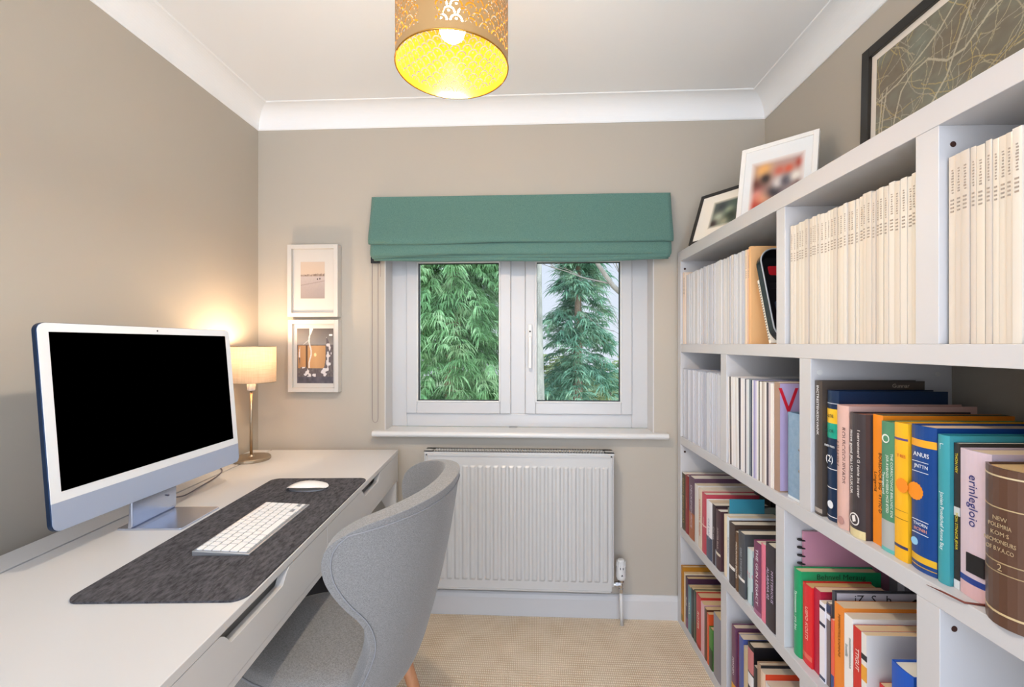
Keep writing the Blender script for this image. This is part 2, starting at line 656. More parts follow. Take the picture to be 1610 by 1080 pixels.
MB().tube([(.035 + .03, 5.2, -3.1), (.045, 5.2, .2), (.02, 5.2, 1.6), (.0, 5.2, 4.5)], [.125, .100, .088, .075], 16).build(
    'trunk', bark_mat('pale_bark', '#66665a', '#8f8d7c', 7), t, smooth=True)
b = MB()
b.tube([(.02, 5.2, 2.9), (.7, 5.4, 3.6), (1.6, 5.6, 4.1)], [.045, .03, .012], 8)
b.tube([(0, 5.2, 3.4), (-.8, 5.3, 4.1), (-1.4, 5.4, 4.8)], [.045, .03, .012], 8)
b.build('branch', bark_mat('pale_bark', '#66665a', '#8f8d7c', 7), t, smooth=True)
t = thing('bare_tree', 'leafless tree whose thin grey branches cross the top of the right pane', 'tree')
bk = bark_mat('grey_bark', '#5f594f', '#787163', 8)
MB().tube([(2.35, 5.6, -3.1), (2.2, 5.6, .2), (1.9, 5.6, 1.4), (1.75, 5.6, 3.6)], [.14, .11, .07, .04], 10).build('trunk', bk, t, smooth=True)
b = MB()
g = random.Random(5)
def twig(p, d, L, r, depth):
    pts, rs = [Vector(p)], [r]
    d = Vector(d).normalized()
    for k in range(5):
        d = (d + Vector((g.uniform(-.2, .2), g.uniform(-.1, .1), g.uniform(-.12, .22)))).normalized()
        pts.append(pts[-1] + d * L / 5); rs.append(r * (1 - .16 * (k + 1)))
    b.tube(pts, rs, 5)
    if depth:
        for k in (2, 3, 4, 5):
            q = Vector((g.uniform(-.9, .5), g.uniform(-.3, .3), g.uniform(-.2, 1)))
            twig(pts[k], d + q, L * .55, r * .45, depth - 1)
b.tube([(1.95, 5.6, 1.25), (1.35, 5.55, 1.62), (.98, 5.5, 1.95), (.78, 5.45, 2.22), (.68, 5.45, 2.7)], [.045, .036, .032, .026, .015], 8)
twig((1.2, 5.52, 1.72), (-.3, 0, .5), .8, .012, 2)
twig((.95, 5.5, 1.98), (-1, 0, .1), .9, .012, 2)
twig((1.9, 5.6, 1.9), (-.8, 0, .6), 1.1, .014, 2)
twig((1.8, 5.6, 1.0), (-.8, 0, .35), .9, .010, 2)
b.build('branch', bk, t, smooth=True)
sh = leaf_mat('shrub_leaf', '#6f7d49', '#97a268', '#c2bd8c', 2)
for (sx, sy, lb) in ((1.75, 10.2, 'low olive shrub behind the spruce at the right of the window'),
                     (.45, 11.0, 'low olive shrub seen between the pale trunk and the spruce')):
    t = thing('shrub', lb, 'shrub')
    foliage('foliage', sx, sy, -2.4, .95, lambda q: 1.3 * (1 - q * .6), 90, 10, .34, .05, .2, sh, t, int(sx * 10), rise=.5)
    MB().tube([(sx, sy, -3.1), (sx, sy, .2)], [.08, .03], 8).build('stem', bk, t)

# ------------------------------------------------------------------ desk
DO, DR = (-.612, 1.99), R(3.67)


def dk(x, y, z=0):      # desk coordinates -> room
    return (DO[0] + x * math.cos(DR) - y * math.sin(DR), DO[1] + x * math.sin(DR) + y * math.cos(DR), z)


DL = -1.55
desk = thing('desk', 'long white desk with two flush drawers along the left wall', 'desk', dk(0, 0), DR)
TZ = .76
b = MB()
b.box(-.570, 0, DL, .012, TZ - .017, TZ)
b.build('desktop', desk_white, desk, bevel=.0012)
b = MB()
b.box(-.660, -.577, DL, .012, TZ - .017, TZ)
b.build('cable_lid', desk_white, desk, bevel=.0012)
b = MB()
b.box(-.02, -.002, .000, .012, .40, TZ - .017)
b.box(-.655, -.02, -.004, .010, .622, TZ - .017)
b.box(-.655, -.02, DL, DL + .016, .622, TZ - .017)
b.box(-.66, -.645, DL, .012, .55, TZ - .017)
b.box(-.645, -.002, DL + .016, -.004, .624, .640)          # floor under the drawers
b.box(-.020, -.002, -.800, -.792, .640, TZ - .017)
b.build('carcass', desk_white, desk, bevel=.0008)
for (lx0, lx1, ly0, ly1) in ((-.045, -.002, -.022, .012), (-.66, -.617, -.022, .012), (-.045, -.002, DL, DL + .034), (-.66, -.617, DL, DL + .034)):
    b = MB()
    sgn = -1 if lx1 > -.1 else 1
    xo = lx1 if lx1 > -.1 else lx0
    b.prism([(xo, 0), (xo, .62), (xo + sgn * .11, .62), (xo + sgn * .043, .50), (xo + sgn * .032, 0)], 'y', ly0, ly1)
    b.build('leg', desk_white, desk, bevel=.001)
for (y0, y1, n0, n1) in ((-.797, -.008, -.500, -.280), (DL + .02, -.801, -1.255, -1.015)):
    zt = TZ - .0185
    poly = [(y0, .641), (y1, .641), (y1, zt), (n1 + .012, zt)]
    for k in range(7):
        t = k / 6
        poly.append((n1 + .010 - .040 * t - .006 * math.sin(t * math.pi), zt - .030 * (.5 - .5 * math.cos(math.pi * t))))
    for k in range(7):
        t = k / 6
        poly.append((n0 + .030 - .040 * t + .006 * math.sin(t * math.pi), zt - .030 * (.5 + .5 * math.cos(math.pi * t))))
    poly += [(n0 - .012, zt), (y0, zt)]
    d = MB().prism(poly, 'x', -.019, -.001).build('drawer', desk_white, desk, bevel=.0008)
    MB().box(-.60, -.034, y0 + .02, y1 - .02, .644, .722).build('drawer_box', col('#b9b6b2'), d)

# felt desk mat
b = MB().prism(rrect(-.335, -.003, -1.19, -.432, .028, 8), 'z', 0, .004)
felt = M('charcoal_felt', '#3a383b', .95, spec=.1, bump=(260, .9, (1, .35, 1)), var=(150, '#5d5b5e', (1, .3, 1)))
o = b.build('desk_mat', felt, at=dk(0, 0, TZ))
o.rotation_euler.z = DR
tag(o, 'charcoal felt desk mat under the keyboard and mouse', 'desk mat')

# keyboard
kb = thing('keyboard', 'slim white wireless keyboard lying on the grey mat', 'keyboard', dk(-.155, -.857, TZ + .004), DR)
alu = M('brushed_aluminium', '#cfd2d6', .3, .85)
KL, KW = .312, .128


def kz(x):               # top height: x=+KW/2 is the front edge
    return .0045 + (KW / 2 - x) / KW * .0075
b = MB()
b.prism([(-KW / 2, 0.0), (KW / 2, 0.0), (KW / 2, kz(KW / 2) - .001), (-KW / 2, kz(-KW / 2) - .001)], 'y', -KL / 2, KL / 2)
b.build('base', alu, kb, bevel=.001)
b = MB()
b.prism([(-KW / 2 + .004, kz(-KW / 2 + .004) - .0012), (KW / 2 - .004, kz(KW / 2 - .004) - .0012), (KW / 2 - .004, kz(KW / 2 - .004) - .0006), (-KW / 2 + .004, kz(-KW / 2 + .004) - .0006)], 'y', -KL / 2 + .004, KL / 2 - .004)
b.build('key_well', col('#8b8e93', .5), kb)
keym = M('white_key', '#ecebea', .45)
u_ = (KL - .010) / 14.5
rows = [[1.0357] * 14, [1] * 13 + [1.5], [1.5] + [1] * 13, [1.75] + [1] * 11 + [1.75], [2.25] + [1] * 10 + [2.25]]
rh = [.0155] + [.0198] * 4
x = -KW / 2 + .0045
gap = .0028
slope = math.atan(.0075 / KW)
cache = {}


def key(wd, dp, xc, yc):
    k_ = (round(wd, 4), round(dp, 4))
    if k_ not in cache:
        cache[k_] = MB().rprism(-dp / 2, dp / 2, -wd / 2, wd / 2, .0018, 'z', -.0006, .0012, 3).mesh('key', keym)
    o = bpy.data.objects.new('key', cache[k_])
    C.objects.link(o)
    o.parent = kb
    o.location = (xc, yc, kz(xc))
    o.rotation_euler = (0, slope, 0)
for ri, row in enumerate(rows):
    y = -KL / 2 + .005
    dp = rh[ri] - gap
    for kw in row:
        key(kw * u_ - gap, dp, x + rh[ri] / 2, y + kw * u_ / 2)
        y += kw * u_
    x += rh[ri]
y = -KL / 2 + .005
for kw in (1, 1, 1, 1.25, 4.75, 1.25, 1.25):
    key(kw * u_ - gap, .0198 - gap, x + .0099, y + kw * u_ / 2)
    y += kw * u_
key(u_ - gap, .0085, x + .0149, y + u_ / 2)
key(u_ - gap, .0085, x + .0149, y + 1.5 * u_)
key(u_ - gap, .0085, x + .0050, y + 1.5 * u_)
key(u_ - gap, .0085, x + .0149, y + 2.5 * u_)

# mouse
ms = thing('computer_mouse', 'low white wireless mouse at the far end of the desk mat', 'mouse', dk(-.163, -.552, TZ + .004), DR)


def mouse_pt(s, v):
    a = s * 2 * math.pi
    r_ = math.sin(v * math.pi / 2)
    e = .5
    ca, sa = math.cos(a), math.sin(a)
    x_ = .066 * math.copysign(abs(ca) ** .8, ca) * r_
    y_ = .034 * math.copysign(abs(sa) ** .75, sa) * r_
    top = .004 + .021 * max(0, 1 - (x_ / .069) ** 2) ** .8 * (max(0, 1 - (y_ / .037) ** 2)) ** .35
    return (x_, y_, max(.004, top))
MB().grid(mouse_pt, 32, 14).build('body', M('mouse_white', '#f0efed', .12, coat=.5), ms, smooth=True)
MB().prism([(math.cos(t) * .060, math.sin(t) * .029) for t in [2 * math.pi * k / 28 for k in range(28)]], 'z', 0, .0045).build('base', alu, ms)

# ------------------------------------------------------------------ all-in-one computer
imac = thing('desktop_computer', 'large all-in-one computer with blank black screen and pale blue chin', 'computer', dk(-.455, -.785, TZ), DR)
blue_al = M('pale_blue_aluminium', '#b9c6e0', .32, .55)
deep = M('deep_blue_aluminium', '#223654', .3, .7)
b = MB()
b.rprism(-.060, .105, -.0775, .0775, .005, 'z', 0, .005, 3)
foot = b.build('stand_foot', M('stand_aluminium', '#c3cadb', .22, .9), imac, bevel=.001)
b = MB()
pf = [(-.024, .0045), (-.0205, .008), (-.0195, .014), (-.0195, .17), (-.028, .17), (-.028, .06), (-.032, .0045)]
b.prism(pf, 'y', -.0775, .0775)
b.build('stand_neck', M('stand_aluminium', '#c3cadb', .22, .9), imac, bevel=.002)
W_, H_ = .592, .452
tilt = R(4.9)
yawl = R(89.4) - DR      # width axis in desk coordinates


def scr(name, mats, mb, parent, **k):
    o = mb.build(name, mats, None, **k)
    o.parent = parent
    # local: X width (near->far), Y depth (into the screen), Z up
    o.matrix_local = Matrix.Translation((0.004, .015, .077)) @ Matrix.Rotation(yawl, 4, 'Z') @ Matrix.Rotation(-tilt, 4, 'X')
    return o
hs = scr('screen_housing', [deep], MB().rprism(-W_ / 2, W_ / 2, 0, H_, .018, 'y', .0015, .0135, 8), imac, bevel=.0015)
b = MB().prism([(-W_ / 2 + .001, .062), (W_ / 2 - .001, .062)] + [p for p in rrect(-W_ / 2 + .001, W_ / 2 - .001, .001, H_ - .001, .017, 8) if p[1] > .07], 'y', 0, .0015)
scr('glass_bezel', M('white_glass', '#e6e8ea', .12, coat=.5), b, imac)
b = MB().prism([p for p in rrect(-W_ / 2 + .001, W_ / 2 - .001, .001, H_ - .001, .017, 8) if p[1] < .06] + [(W_ / 2 - .001, .0618), (-W_ / 2 + .001, .0618)], 'y', 0.0003, .0015)
scr('chin', M('chin_aluminium', '#abb6cc', .38, .25), b, imac)
blk = M('black_display', '#000000', .6, spec=0.0)
b = MB().box(-W_ / 2 + .0225, W_ / 2 - .0225, -.0006, .0002, .083, H_ - .0205)
scr('display', blk, b, imac)
b = MB().lathe([(0, .0006), (.0022, .0006), (.0022, 0)], (0, 0, 0), 12)
cdot = scr('camera', dark, b, imac)
cdot.matrix_local = (Matrix.Translation((0.004, .015, .077)) @ Matrix.Rotation(yawl, 4, 'Z') @ Matrix.Rotation(-tilt, 4, 'X')
                     @ Matrix.Translation((0.005, -.0002, H_ - .0105)) @ Matrix.Rotation(R(90), 4, 'X'))

b = MB()
path = []
P3 = [dk(-.470, -.745, TZ + .052), dk(-.50, -.70, TZ + .030), dk(-.515, -.62, TZ + .008), dk(-.535, -.52, TZ + .003), dk(-.55, -.42, TZ + .003), dk(-.58, -.33, TZ + .003), dk(-.64, -.26, TZ + .003)]
P3 = [Vector(p) for p in P3]
for i in range(len(P3) - 1):
    p0, p1, p2, p3 = P3[max(i - 1, 0)], P3[i], P3[i + 1], P3[min(i + 2, len(P3) - 1)]
    for k in range(6):
        t = k / 6
        path.append(.5 * ((2 * p1) + (p2 - p0) * t + (2 * p0 - 5 * p1 + 4 * p2 - p3) * t * t + (3 * p1 - p0 - 3 * p2 + p3) * t ** 3))
b.tube(path, .0021, 8)
tag(b.build('power_cable', col('#6b6670', .5), smooth=True), 'thin grey cable running behind the computer towards the lamp', 'cable')

# ------------------------------------------------------------------ table lamp
tl = thing('table_lamp', 'small lit table lamp with beige drum shade in the desk corner', 'lamp', dk(-.567, -.160, TZ), DR)
MB().lathe([(0, 0), (.071, 0), (.073, .003), (.073, .011), (.070, .014), (.012, .0155), (.009, .022), (0, .022)], n=40).build('base', nickel, tl, smooth=False)
MB().lathe([(0, .02), (.0055, .02), (.0055, .300), (0, .300)], n=14).build('pole', nickel, tl, smooth=True)
MB().lathe([(0, .285), (.013, .287), (.016, .292), (.017, .335), (0, .335)], n=20).build('lamp_socket', gloss_white, tl, smooth=True)
shm = bpy.data.materials.new('linen_shade')
shm.use_nodes = True
n = shm.node_tree
p = n.nodes['Principled BSDF']
p.inputs['Roughness'].default_value = .9
t_ = n.nodes.new('ShaderNodeTexCoord')
ws = []
for d_ in ('Z', 'X'):
    mp = n.nodes.new('ShaderNodeMapping')
    mp.inputs['Scale'].default_value = (12, 12, 200) if d_ == 'Z' else (220, 220, 8)
    no = n.nodes.new('ShaderNodeTexNoise'); no.inputs['Scale'].default_value = 1.6
    n.links.new(t_.outputs['Object'], mp.inputs[0]); n.links.new(mp.outputs[0], no.inputs['Vector'])
    ws.append(no)
ad = n.nodes.new('ShaderNodeMath'); ad.operation = 'ADD'
n.links.new(ws[0].outputs[0], ad.inputs[0]); n.links.new(ws[1].outputs[0], ad.inputs[1])
rp = n.nodes.new('ShaderNodeValToRGB')
rp.color_ramp.elements[0].position = .0; rp.color_ramp.elements[0].color = lin('#a58a70')
rp.color_ramp.elements[1].position = 1; rp.color_ramp.elements[1].color = lin('#d3bfa8')
hf = n.nodes.new('ShaderNodeMath'); hf.operation = 'MULTIPLY'; hf.inputs[1].default_value = .5
n.links.new(ad.outputs[0], hf.inputs[0]); n.links.new(hf.outputs[0], rp.inputs[0])
n.links.new(rp.outputs[0], p.inputs['Base Color'])
tr = n.nodes.new('ShaderNodeBsdfTranslucent')
n.links.new(rp.outputs[0], tr.inputs[0])
mx = n.nodes.new('ShaderNodeMixShader'); mx.inputs[0].default_value = .15
n.links.new(p.outputs[0], mx.inputs[1]); n.links.new(tr.outputs[0], mx.inputs[2])
n.links.new(mx.outputs[0], n.nodes['Material Output'].inputs[0])
s_ = MB().lathe([(.092, .323), (.092, .470)], n=56).build('lamp_shade', shm, tl, smooth=True)
b = MB()
for z in (.323, .470):
    b.tube([(math.cos(t) * .092, math.sin(t) * .092, z) for t in [2 * math.pi * k / 48 for k in range(49)]], .0015, 6, caps=False)
for k in range(3):
    a = 2 * math.pi * k / 3
    b.tube([(0.016 * math.cos(a), .016 * math.sin(a), .333), (.092 * math.cos(a), .092 * math.sin(a), .470)], .001, 5)
b.build('shade_ring', nickel, s_, smooth=True)
MB().lathe([(0, .335), (.013, .34), (.015, .352), (.027, .375), (.029, .39), (.024, .408), (.012, .418), (0, .42)], n=20).build(
    'bulb', M('lamp_bulb_glass', '#fff0d8', .5, emit=('#ffdca0', 3)), tl, smooth=True)
light('lamp_light', (0, 0, .44), 3.6, (1, .74, .48), .028, tl)

# ------------------------------------------------------------------ pendant lamp
pd = thing('pendant_lamp', 'brass cylinder pendant lamp pierced with a scalloped fan pattern', 'lamp', (PEND[0], PEND[1], 0))
PR, PZ0, PZ1 = .130, 1.885, 2.145


def pierced(name, base, rough, metal):
    m = bpy.data.materials.new(name)
    m.use_nodes = True
    n = m.node_tree
    L = n.links.new
    p = n.nodes['Principled BSDF']
    p.inputs['Base Color'].default_value = lin(base)
    p.inputs['Roughness'].default_value = rough
    p.inputs['Metallic'].default_value = metal
    t = n.nodes.new('ShaderNodeTexCoord')
    s = n.nodes.new('ShaderNodeSeparateXYZ')
    L(t.outputs['Object'], s.inputs[0])

    def mth(op, a, b_=None, c=None):
        q = n.nodes.new('ShaderNodeMath'); q.operation = op
        for i, v in enumerate((a, b_, c)):
            if v is None: continue
            if isinstance(v, (int, float)): q.inputs[i].default_value = v
            else: L(v, q.inputs[i])
        return q.outputs[0]
    ang = mth('ARCTAN2', s.outputs['Y'], s.outputs['X'])
    NC = 26
    uu = mth('MULTIPLY', ang, NC / (2 * math.pi))          # cells round
    cell = 2 * math.pi * PR / NC                            # cell width in metres
    rowh = cell * .5
    vv = mth('DIVIDE', mth('SUBTRACT', s.outputs['Z'], PZ0 + .018), rowh)
    row = mth('FLOOR', vv)
    odd = mth('MULTIPLY', mth('FLOORED_MODULO', row, 2), .5)
    # each row's fans: a ring of radius r0 about the cell's foot
    fx = mth('SUBTRACT', mth('FRACT', mth('ADD', uu, odd)), .5)
    fy = mth('MULTIPLY', mth('FRACT', vv), .5)
    d = mth('SQRT', mth('ADD', mth('MULTIPLY', fx, fx), mth('MULTIPLY', fy, fy)))
    ring = mth('LESS_THAN', mth('ABSOLUTE', mth('SUBTRACT', d, .385)), .055)
    dot = mth('LESS_THAN', mth('SQRT', mth('ADD', mth('MULTIPLY', fx, fx), mth('POWER', mth('ABSOLUTE', mth('SUBTRACT', fy, .13)), 2))), .075)
    hole = mth('MAXIMUM', ring, dot)
    # plain bands at the rims and one plain seam
    hole = mth('MULTIPLY', hole, mth('GREATER_THAN', s.outputs['Z'], PZ0 + .018))
    hole = mth('MULTIPLY', hole, mth('LESS_THAN', s.outputs['Z'], PZ1 - .018))
    seam = mth('GREATER_THAN', mth('ABSOLUTE', mth('SUBTRACT', ang, R(-104))), R(8.5))
    hole = mth('MULTIPLY', hole, seam)
    tr = n.nodes.new('ShaderNodeBsdfTransparent')
    mx = n.nodes.new('ShaderNodeMixShader')
    L(hole, mx.inputs[0]); L(p.outputs[0], mx.inputs[1]); L(tr.outputs[0], mx.inputs[2])
    L(mx.outputs[0], n.nodes['Material Output'].inputs[0])
    return m
po = pierced('pierced_brass_outside', '#c29a66', .42, .35)
pi_ = pierced('pierced_brass_inside', '#b8821f', .22, .85)
b = MB()
b.lathe([(PR, PZ0), (PR, PZ1)], n=96, m=0)
b.lathe([(PR - .0004, PZ1), (PR - .0004, PZ0)], n=96, m=1)
shd = b.build('lamp_shade', [po, pi_], pd, smooth=True, fix=False)
for z in (PZ0, PZ1):
    MB().tube([(math.cos(t) * PR, math.sin(t) * PR, z) for t in [2 * math.pi * k / 72 for k in range(73)]], .0018, 6, caps=False).build('rim', gold, shd, smooth=True)
b = MB()
for k in range(3):
    a = 2 * math.pi * k / 3 + .4
    b.tube([(.02 * math.cos(a), .02 * math.sin(a), PZ1 - .02), (PR * math.cos(a), PR * math.sin(a), PZ1 - .004)], .0015, 6)
b.lathe([(0, PZ1 - .022), (.022, PZ1 - .022), (.022, PZ1 - .018), (0, PZ1 - .018)], n=20)
b.build('shade_carrier', gold, pd)
MB().lathe([(0, 2.05), (.019, 2.052), (.020, 2.115), (.012, 2.135), (0, 2.137)], n=20).build('lamp_socket', gloss_white, pd, smooth=True)
bz = 1.945
MB().lathe([(0, bz), (.014, bz + .004), (.026, bz + .014), (.031, bz + .03), (.029, bz + .048), (.019, bz + .075), (.014, bz + .095), (.0135, bz + .106), (0, bz + .106)], n=28).build(
    'bulb', M('pendant_bulb_glass', '#ffffff', .5, emit=('#ffe2b0', 26)), pd, smooth=True)
MB().tube([(0, 0, 2.13), (0, 0, ZC - .02)], .003, 8).build('cord', gloss_white, pd, smooth=True)
MB().lathe([(0, ZC - .001), (.05, ZC - .001), (.048, ZC - .02), (.02, ZC - .032), (0, ZC - .033)], n=28).build('ceiling_rose', gloss_white, pd, smooth=True)
light('pendant_light', (0, 0, 1.93), 16.5, (1, .90, .76), .03, pd)

# ------------------------------------------------------------------ radiator
rd = thing('radiator', 'white ribbed panel radiator on the wall below the window', 'radiator', (0, 0, 0))
RX0, RX1, RZ0, RZ1, RYF = -.471, .341, .165, .755, 1.945
nr = 23
pitch = (RX1 - RX0 - .03) / nr
xs, hh = [RX0, RX0 + .013], [0, 0]
for i in range(nr):
    x0 = RX0 + .015 + i * pitch
    for f, v in ((.0, 0), (.22, 0), (.36, .62), (.46, 1), (.78, 1), (.88, .62), (1.0, 0)):
        xs.append(x0 + f * pitch); hh.append(v)
xs += [RX1 - .013, RX1]; hh += [0, 0]
zs = [(RZ0, 0), (RZ0 + .040, 0), (RZ0 + .050, 1), (RZ1 - .055, 1), (RZ1 - .047, 0), (RZ1, 0)]
vs = [(x, RYF - (.0 if v < .001 else 0.006 * v * k), z) for (z, k) in zs for x, v in zip(xs, hh)]
vs = [(x, y + (0), z) for (x, y, z) in vs]
nx = len(xs)
fs = [(j * nx + i, j * nx + i + 1, (j + 1) * nx + i + 1, (j + 1) * nx + i) for j in range(len(zs) - 1) for i in range(nx - 1)]
b = MB().add(vs, fs)
b.box(RX0, RX1, RYF + .001, RYF + .012, RZ0, RZ1)
b.box(RX0, RX1, RYF - .004, RYF + .001, RZ0, RZ0 + .006)
b.box(RX0, RX1, RYF - .004, RYF + .001, RZ1 - .006, RZ1)
b.box(RX0, RX0 + .005, RYF - .004, RYF + .001, RZ0, RZ1)
b.box(RX1 - .005, RX1, RYF - .004, RYF + .001, RZ0, RZ1)
b.build('front_panel', rad_white, rd)
MB().box(RX0 + .01, RX1 - .01, 2.000, 2.012, RZ0 + .01, RZ1 - .02).build('rear_panel', rad_white, rd)
MB().box(RX0 + .02, RX1 - .02, RYF + .015, 1.995, RZ0 + .03, RZ1 - .03).build('convector', col('#5b5855'), rd)
for x0, x1 in ((RX0 - .010, RX0 - .001), (RX1 + .001, RX1 + .010)):
    MB().box(x0, x1, RYF + .004, 2.012, RZ0 + .02, RZ1 + .010).build('side_panel', rad_white, rd, bevel=.003)
b = MB()
ya, yb, zg = RYF + .002, 2.012, RZ1 + .013
b.box(RX0 - .01, RX1 + .01, ya, ya + .010, zg - .014, zg)
b.box(RX0 - .01, RX1 + .01, yb - .020, yb, zg - .004, zg)
b.box(RX0 - .01, RX0 + .03, ya, yb, zg - .003, zg)
b.box(RX1 - .03, RX1 + .01, ya, yb, zg - .003, zg)
ns = 62
for i in range(ns + 1):
    xx = RX0 + .03 + (RX1 - RX0 - .06) * i / ns
    b.box(xx - .0042, xx + .0042, ya, yb, zg - .003, zg)
b.build('top_grille', rad_white, rd)
for xb in (RX0 + .12, RX1 - .12):
    MB().box(xb - .015, xb + .015, 2.012, YB - .0005, RZ0 + .1, RZ1 - .1).build('wall_bracket', rad_white, rd)
vx, vy = .388, 1.985
vh = MB()
vp = [(0, .292), (.012, .291), (.016, .286), (.0175, .270), (.0195, .262), (.021, .250), (.0215, .215), (.018, .205), (.010, .201), (0, .201)]
vh.lathe(vp, (vx, vy, 0), 24)
for k in range(14):
    a = 2 * math.pi * k / 14
    vh.box(vx + .0195 * math.cos(a) - .0012, vx + .0195 * math.cos(a) + .0012, vy + .0195 * math.sin(a) - .0012, vy + .0195 * math.sin(a) + .0012, .262, .284)
v_ = vh.build('valve_head', gloss_white, rd, smooth=False)
b = MB()
b.box(vx - .0075, vx - .0050, vy - .0225, vy - .0195, .254, .262)
b.box(vx + .0040, vx + .0065, vy - .0225, vy - .0195, .254, .262)
b.prism([(vx - .004, .226), (vx + .005, .226), (vx + .001, .233)], 'y', vy - .0225, vy - .020)
b.build('dial_mark', dark, v_)
b = MB()
b.lathe([(0, .202), (.013, .202), (.013, .192), (.009, .186), (.009, .165), (.0115, .163), (.0115, .146), (.008, .144), (0, .144)], (vx, vy, 0), 16)
b.tube([(vx, vy, .180), (RX1 + .008, vy, .180)], .0095, 12)
b.tube([(RX1 + .022, vy, .180), (RX1 + .034, vy, .180)], .013, 6)
b.build('valve_body', chrome, rd, smooth=False)
MB().tube([(vx, vy, .145), (vx + .001, vy + .0, .07), (vx + .004, vy, 0.0)], .0075, 12).build('pipe', gloss_white, rd, smooth=True)

# ------------------------------------------------------------------ roman blind
rb = thing('roman_blind', 'teal green roman blind pulled up above the window', 'blind', (0, 0, 0))
tealm = fabric_mat('teal_linen', '#4a6f67', '#698b80', 240, sheen=.2)


def wob(x, k, a):
    return a * (math.sin(x * 4.1 + k) * .5 + math.sin(x * 9.3 + 2.2 * k) * .3)


BX0, BX1 = -.738, .610


def fold(prof, inset, k, amp, droop):
    def fn(u, v):
        x_ = BX0 + inset + (BX1 - BX0 - 2 * inset) * u
        q = v * (len(prof) - 1)
        i = min(int(q), len(prof) - 2)
        f = q - i
        y_ = prof[i][0] * (1 - f) + prof[i + 1][0] * f
        z_ = prof[i][1] * (1 - f) + prof[i + 1][1] * f
        wgt = prof[i][2] * (1 - f) + prof[i + 1][2] * f
        sag = -droop * math.sin(math.pi * u) * (.6 + .4 * math.cos(5 * u + k)) * wgt
        return (x_, y_ + wob(x_, k, amp) * wgt, z_ + sag + wob(x_, k + 1, amp * .9) * wgt)
    return fn


def cs(pts, n=6):
    out = []
    for i in range(len(pts) - 1):
        for k in range(n):
            t = k / n
            p0, p1, p2, p3 = pts[max(i - 1, 0)], pts[i], pts[i + 1], pts[min(i + 2, len(pts) - 1)]
            out.append(tuple(.5 * (2 * b1 + (c1 - a1) * t + (2 * a1 - 5 * b1 + 4 * c1 - d1) * t * t + (3 * b1 - a1 - 3 * c1 + d1) * t ** 3)
                             for a1, b1, c1, d1 in zip(p0, p1, p2, p3)))
    out.append(pts[-1])
    return out
MB().box(BX0 + .006, BX1 - .006, 2.012, YB - .001, 1.872, 1.905).build('headrail', gloss_white, rb)
top = cs([(YB - .004, 1.913, 0), (YB - .034, 1.913, 0), (YB - .039, 1.90, .1), (YB - .055, 1.82, .6), (YB - .076, 1.74, 1), (YB - .082, 1.707, 1), (YB - .078, 1.692, 1), (YB - .066, 1.698, 1), (YB - .052, 1.76, .4), (YB - .04, 1.80, 0)])
md = cs([(YB - .035, 1.77, 0), (YB - .052, 1.74, .5), (YB - .068, 1.69, .8), (YB - .072, 1.655, 1), (YB - .066, 1.640, 1), (YB - .056, 1.646, 1), (YB - .04, 1.70, .2)])
lo = cs([(YB - .03, 1.72, 0), (YB - .052, 1.68, .5), (YB - .060, 1.648, 1), (YB - .058, 1.632, 1), (YB - .050, 1.630, 1), (YB - .04, 1.66, .2)])
l2 = cs([(YB - .026, 1.70, 0), (YB - .045, 1.66, .5), (YB - .052, 1.630, 1), (YB - .049, 1.618, 1), (YB - .040, 1.617, 1), (YB - .03, 1.64, .2)])
for prof_, ins, k, am, dr in ((top, 0, .3, .006, .005), (md, .006, 1.1, .007, .004), (lo, .010, 2.0, .009, .003), (l2, .014, 2.9, .008, .002)):
    o = MB().grid(fold(prof_, ins, k, am, dr), 80, len(prof_) - 1).build('fabric_fold', tealm, rb, smooth=True, fix=False)
    so = o.modifiers.new('thick', 'SOLIDIFY'); so.thickness = .0022; so.offset = 0
b = MB()
cx0, cx1, cy = -.739, -.712, YB - .028
b.tube([(cx0, cy, 1.65), (cx0, cy, .90), (cx0 + .003, cy, .885), ((cx0 + cx1) / 2, cy, .878), (cx1 - .003, cy, .885), (cx1, cy, .90), (cx1, cy, 1.65)], .0012, 6)
b.tube([(-.700, cy, 1.65), (-.700, cy, 1.55)], .0009, 5)
b.build('chain', col('#8f7f80', .5), rb, smooth=True)
MB().box(-.745, -.705, cy - .004, cy + .006, 1.612, 1.640).build('chain_guide', dark, rb)

# ------------------------------------------------------------------ pictures
def smooth_noise(seed, n=9):
    g = np.random.default_rng(seed)
    a = g.random((n + 1, n + 1))
    def f(u, v):
        x_, y_ = min(max(u, 0), .9999) * n, min(max(v, 0), .9999) * n
        i, j = int(x_), int(y_)
        fx, fy = x_ - i, y_ - j
        fx = fx * fx * (3 - 2 * fx); fy = fy * fy * (3 - 2 * fy)
        return (a[i, j] * (1 - fx) + a[i + 1, j] * fx) * (1 - fy) + (a[i, j + 1] * (1 - fx) + a[i + 1, j + 1] * fx) * fy
    return f


def mixc(a, b_, t):
    t = max(0, min(1, t))
    return tuple(x_ * (1 - t) + y_ * t for x_, y_ in zip(a, b_))


def beach(u, v):
    return tuple(q * .84 for q in beach_(u, v))


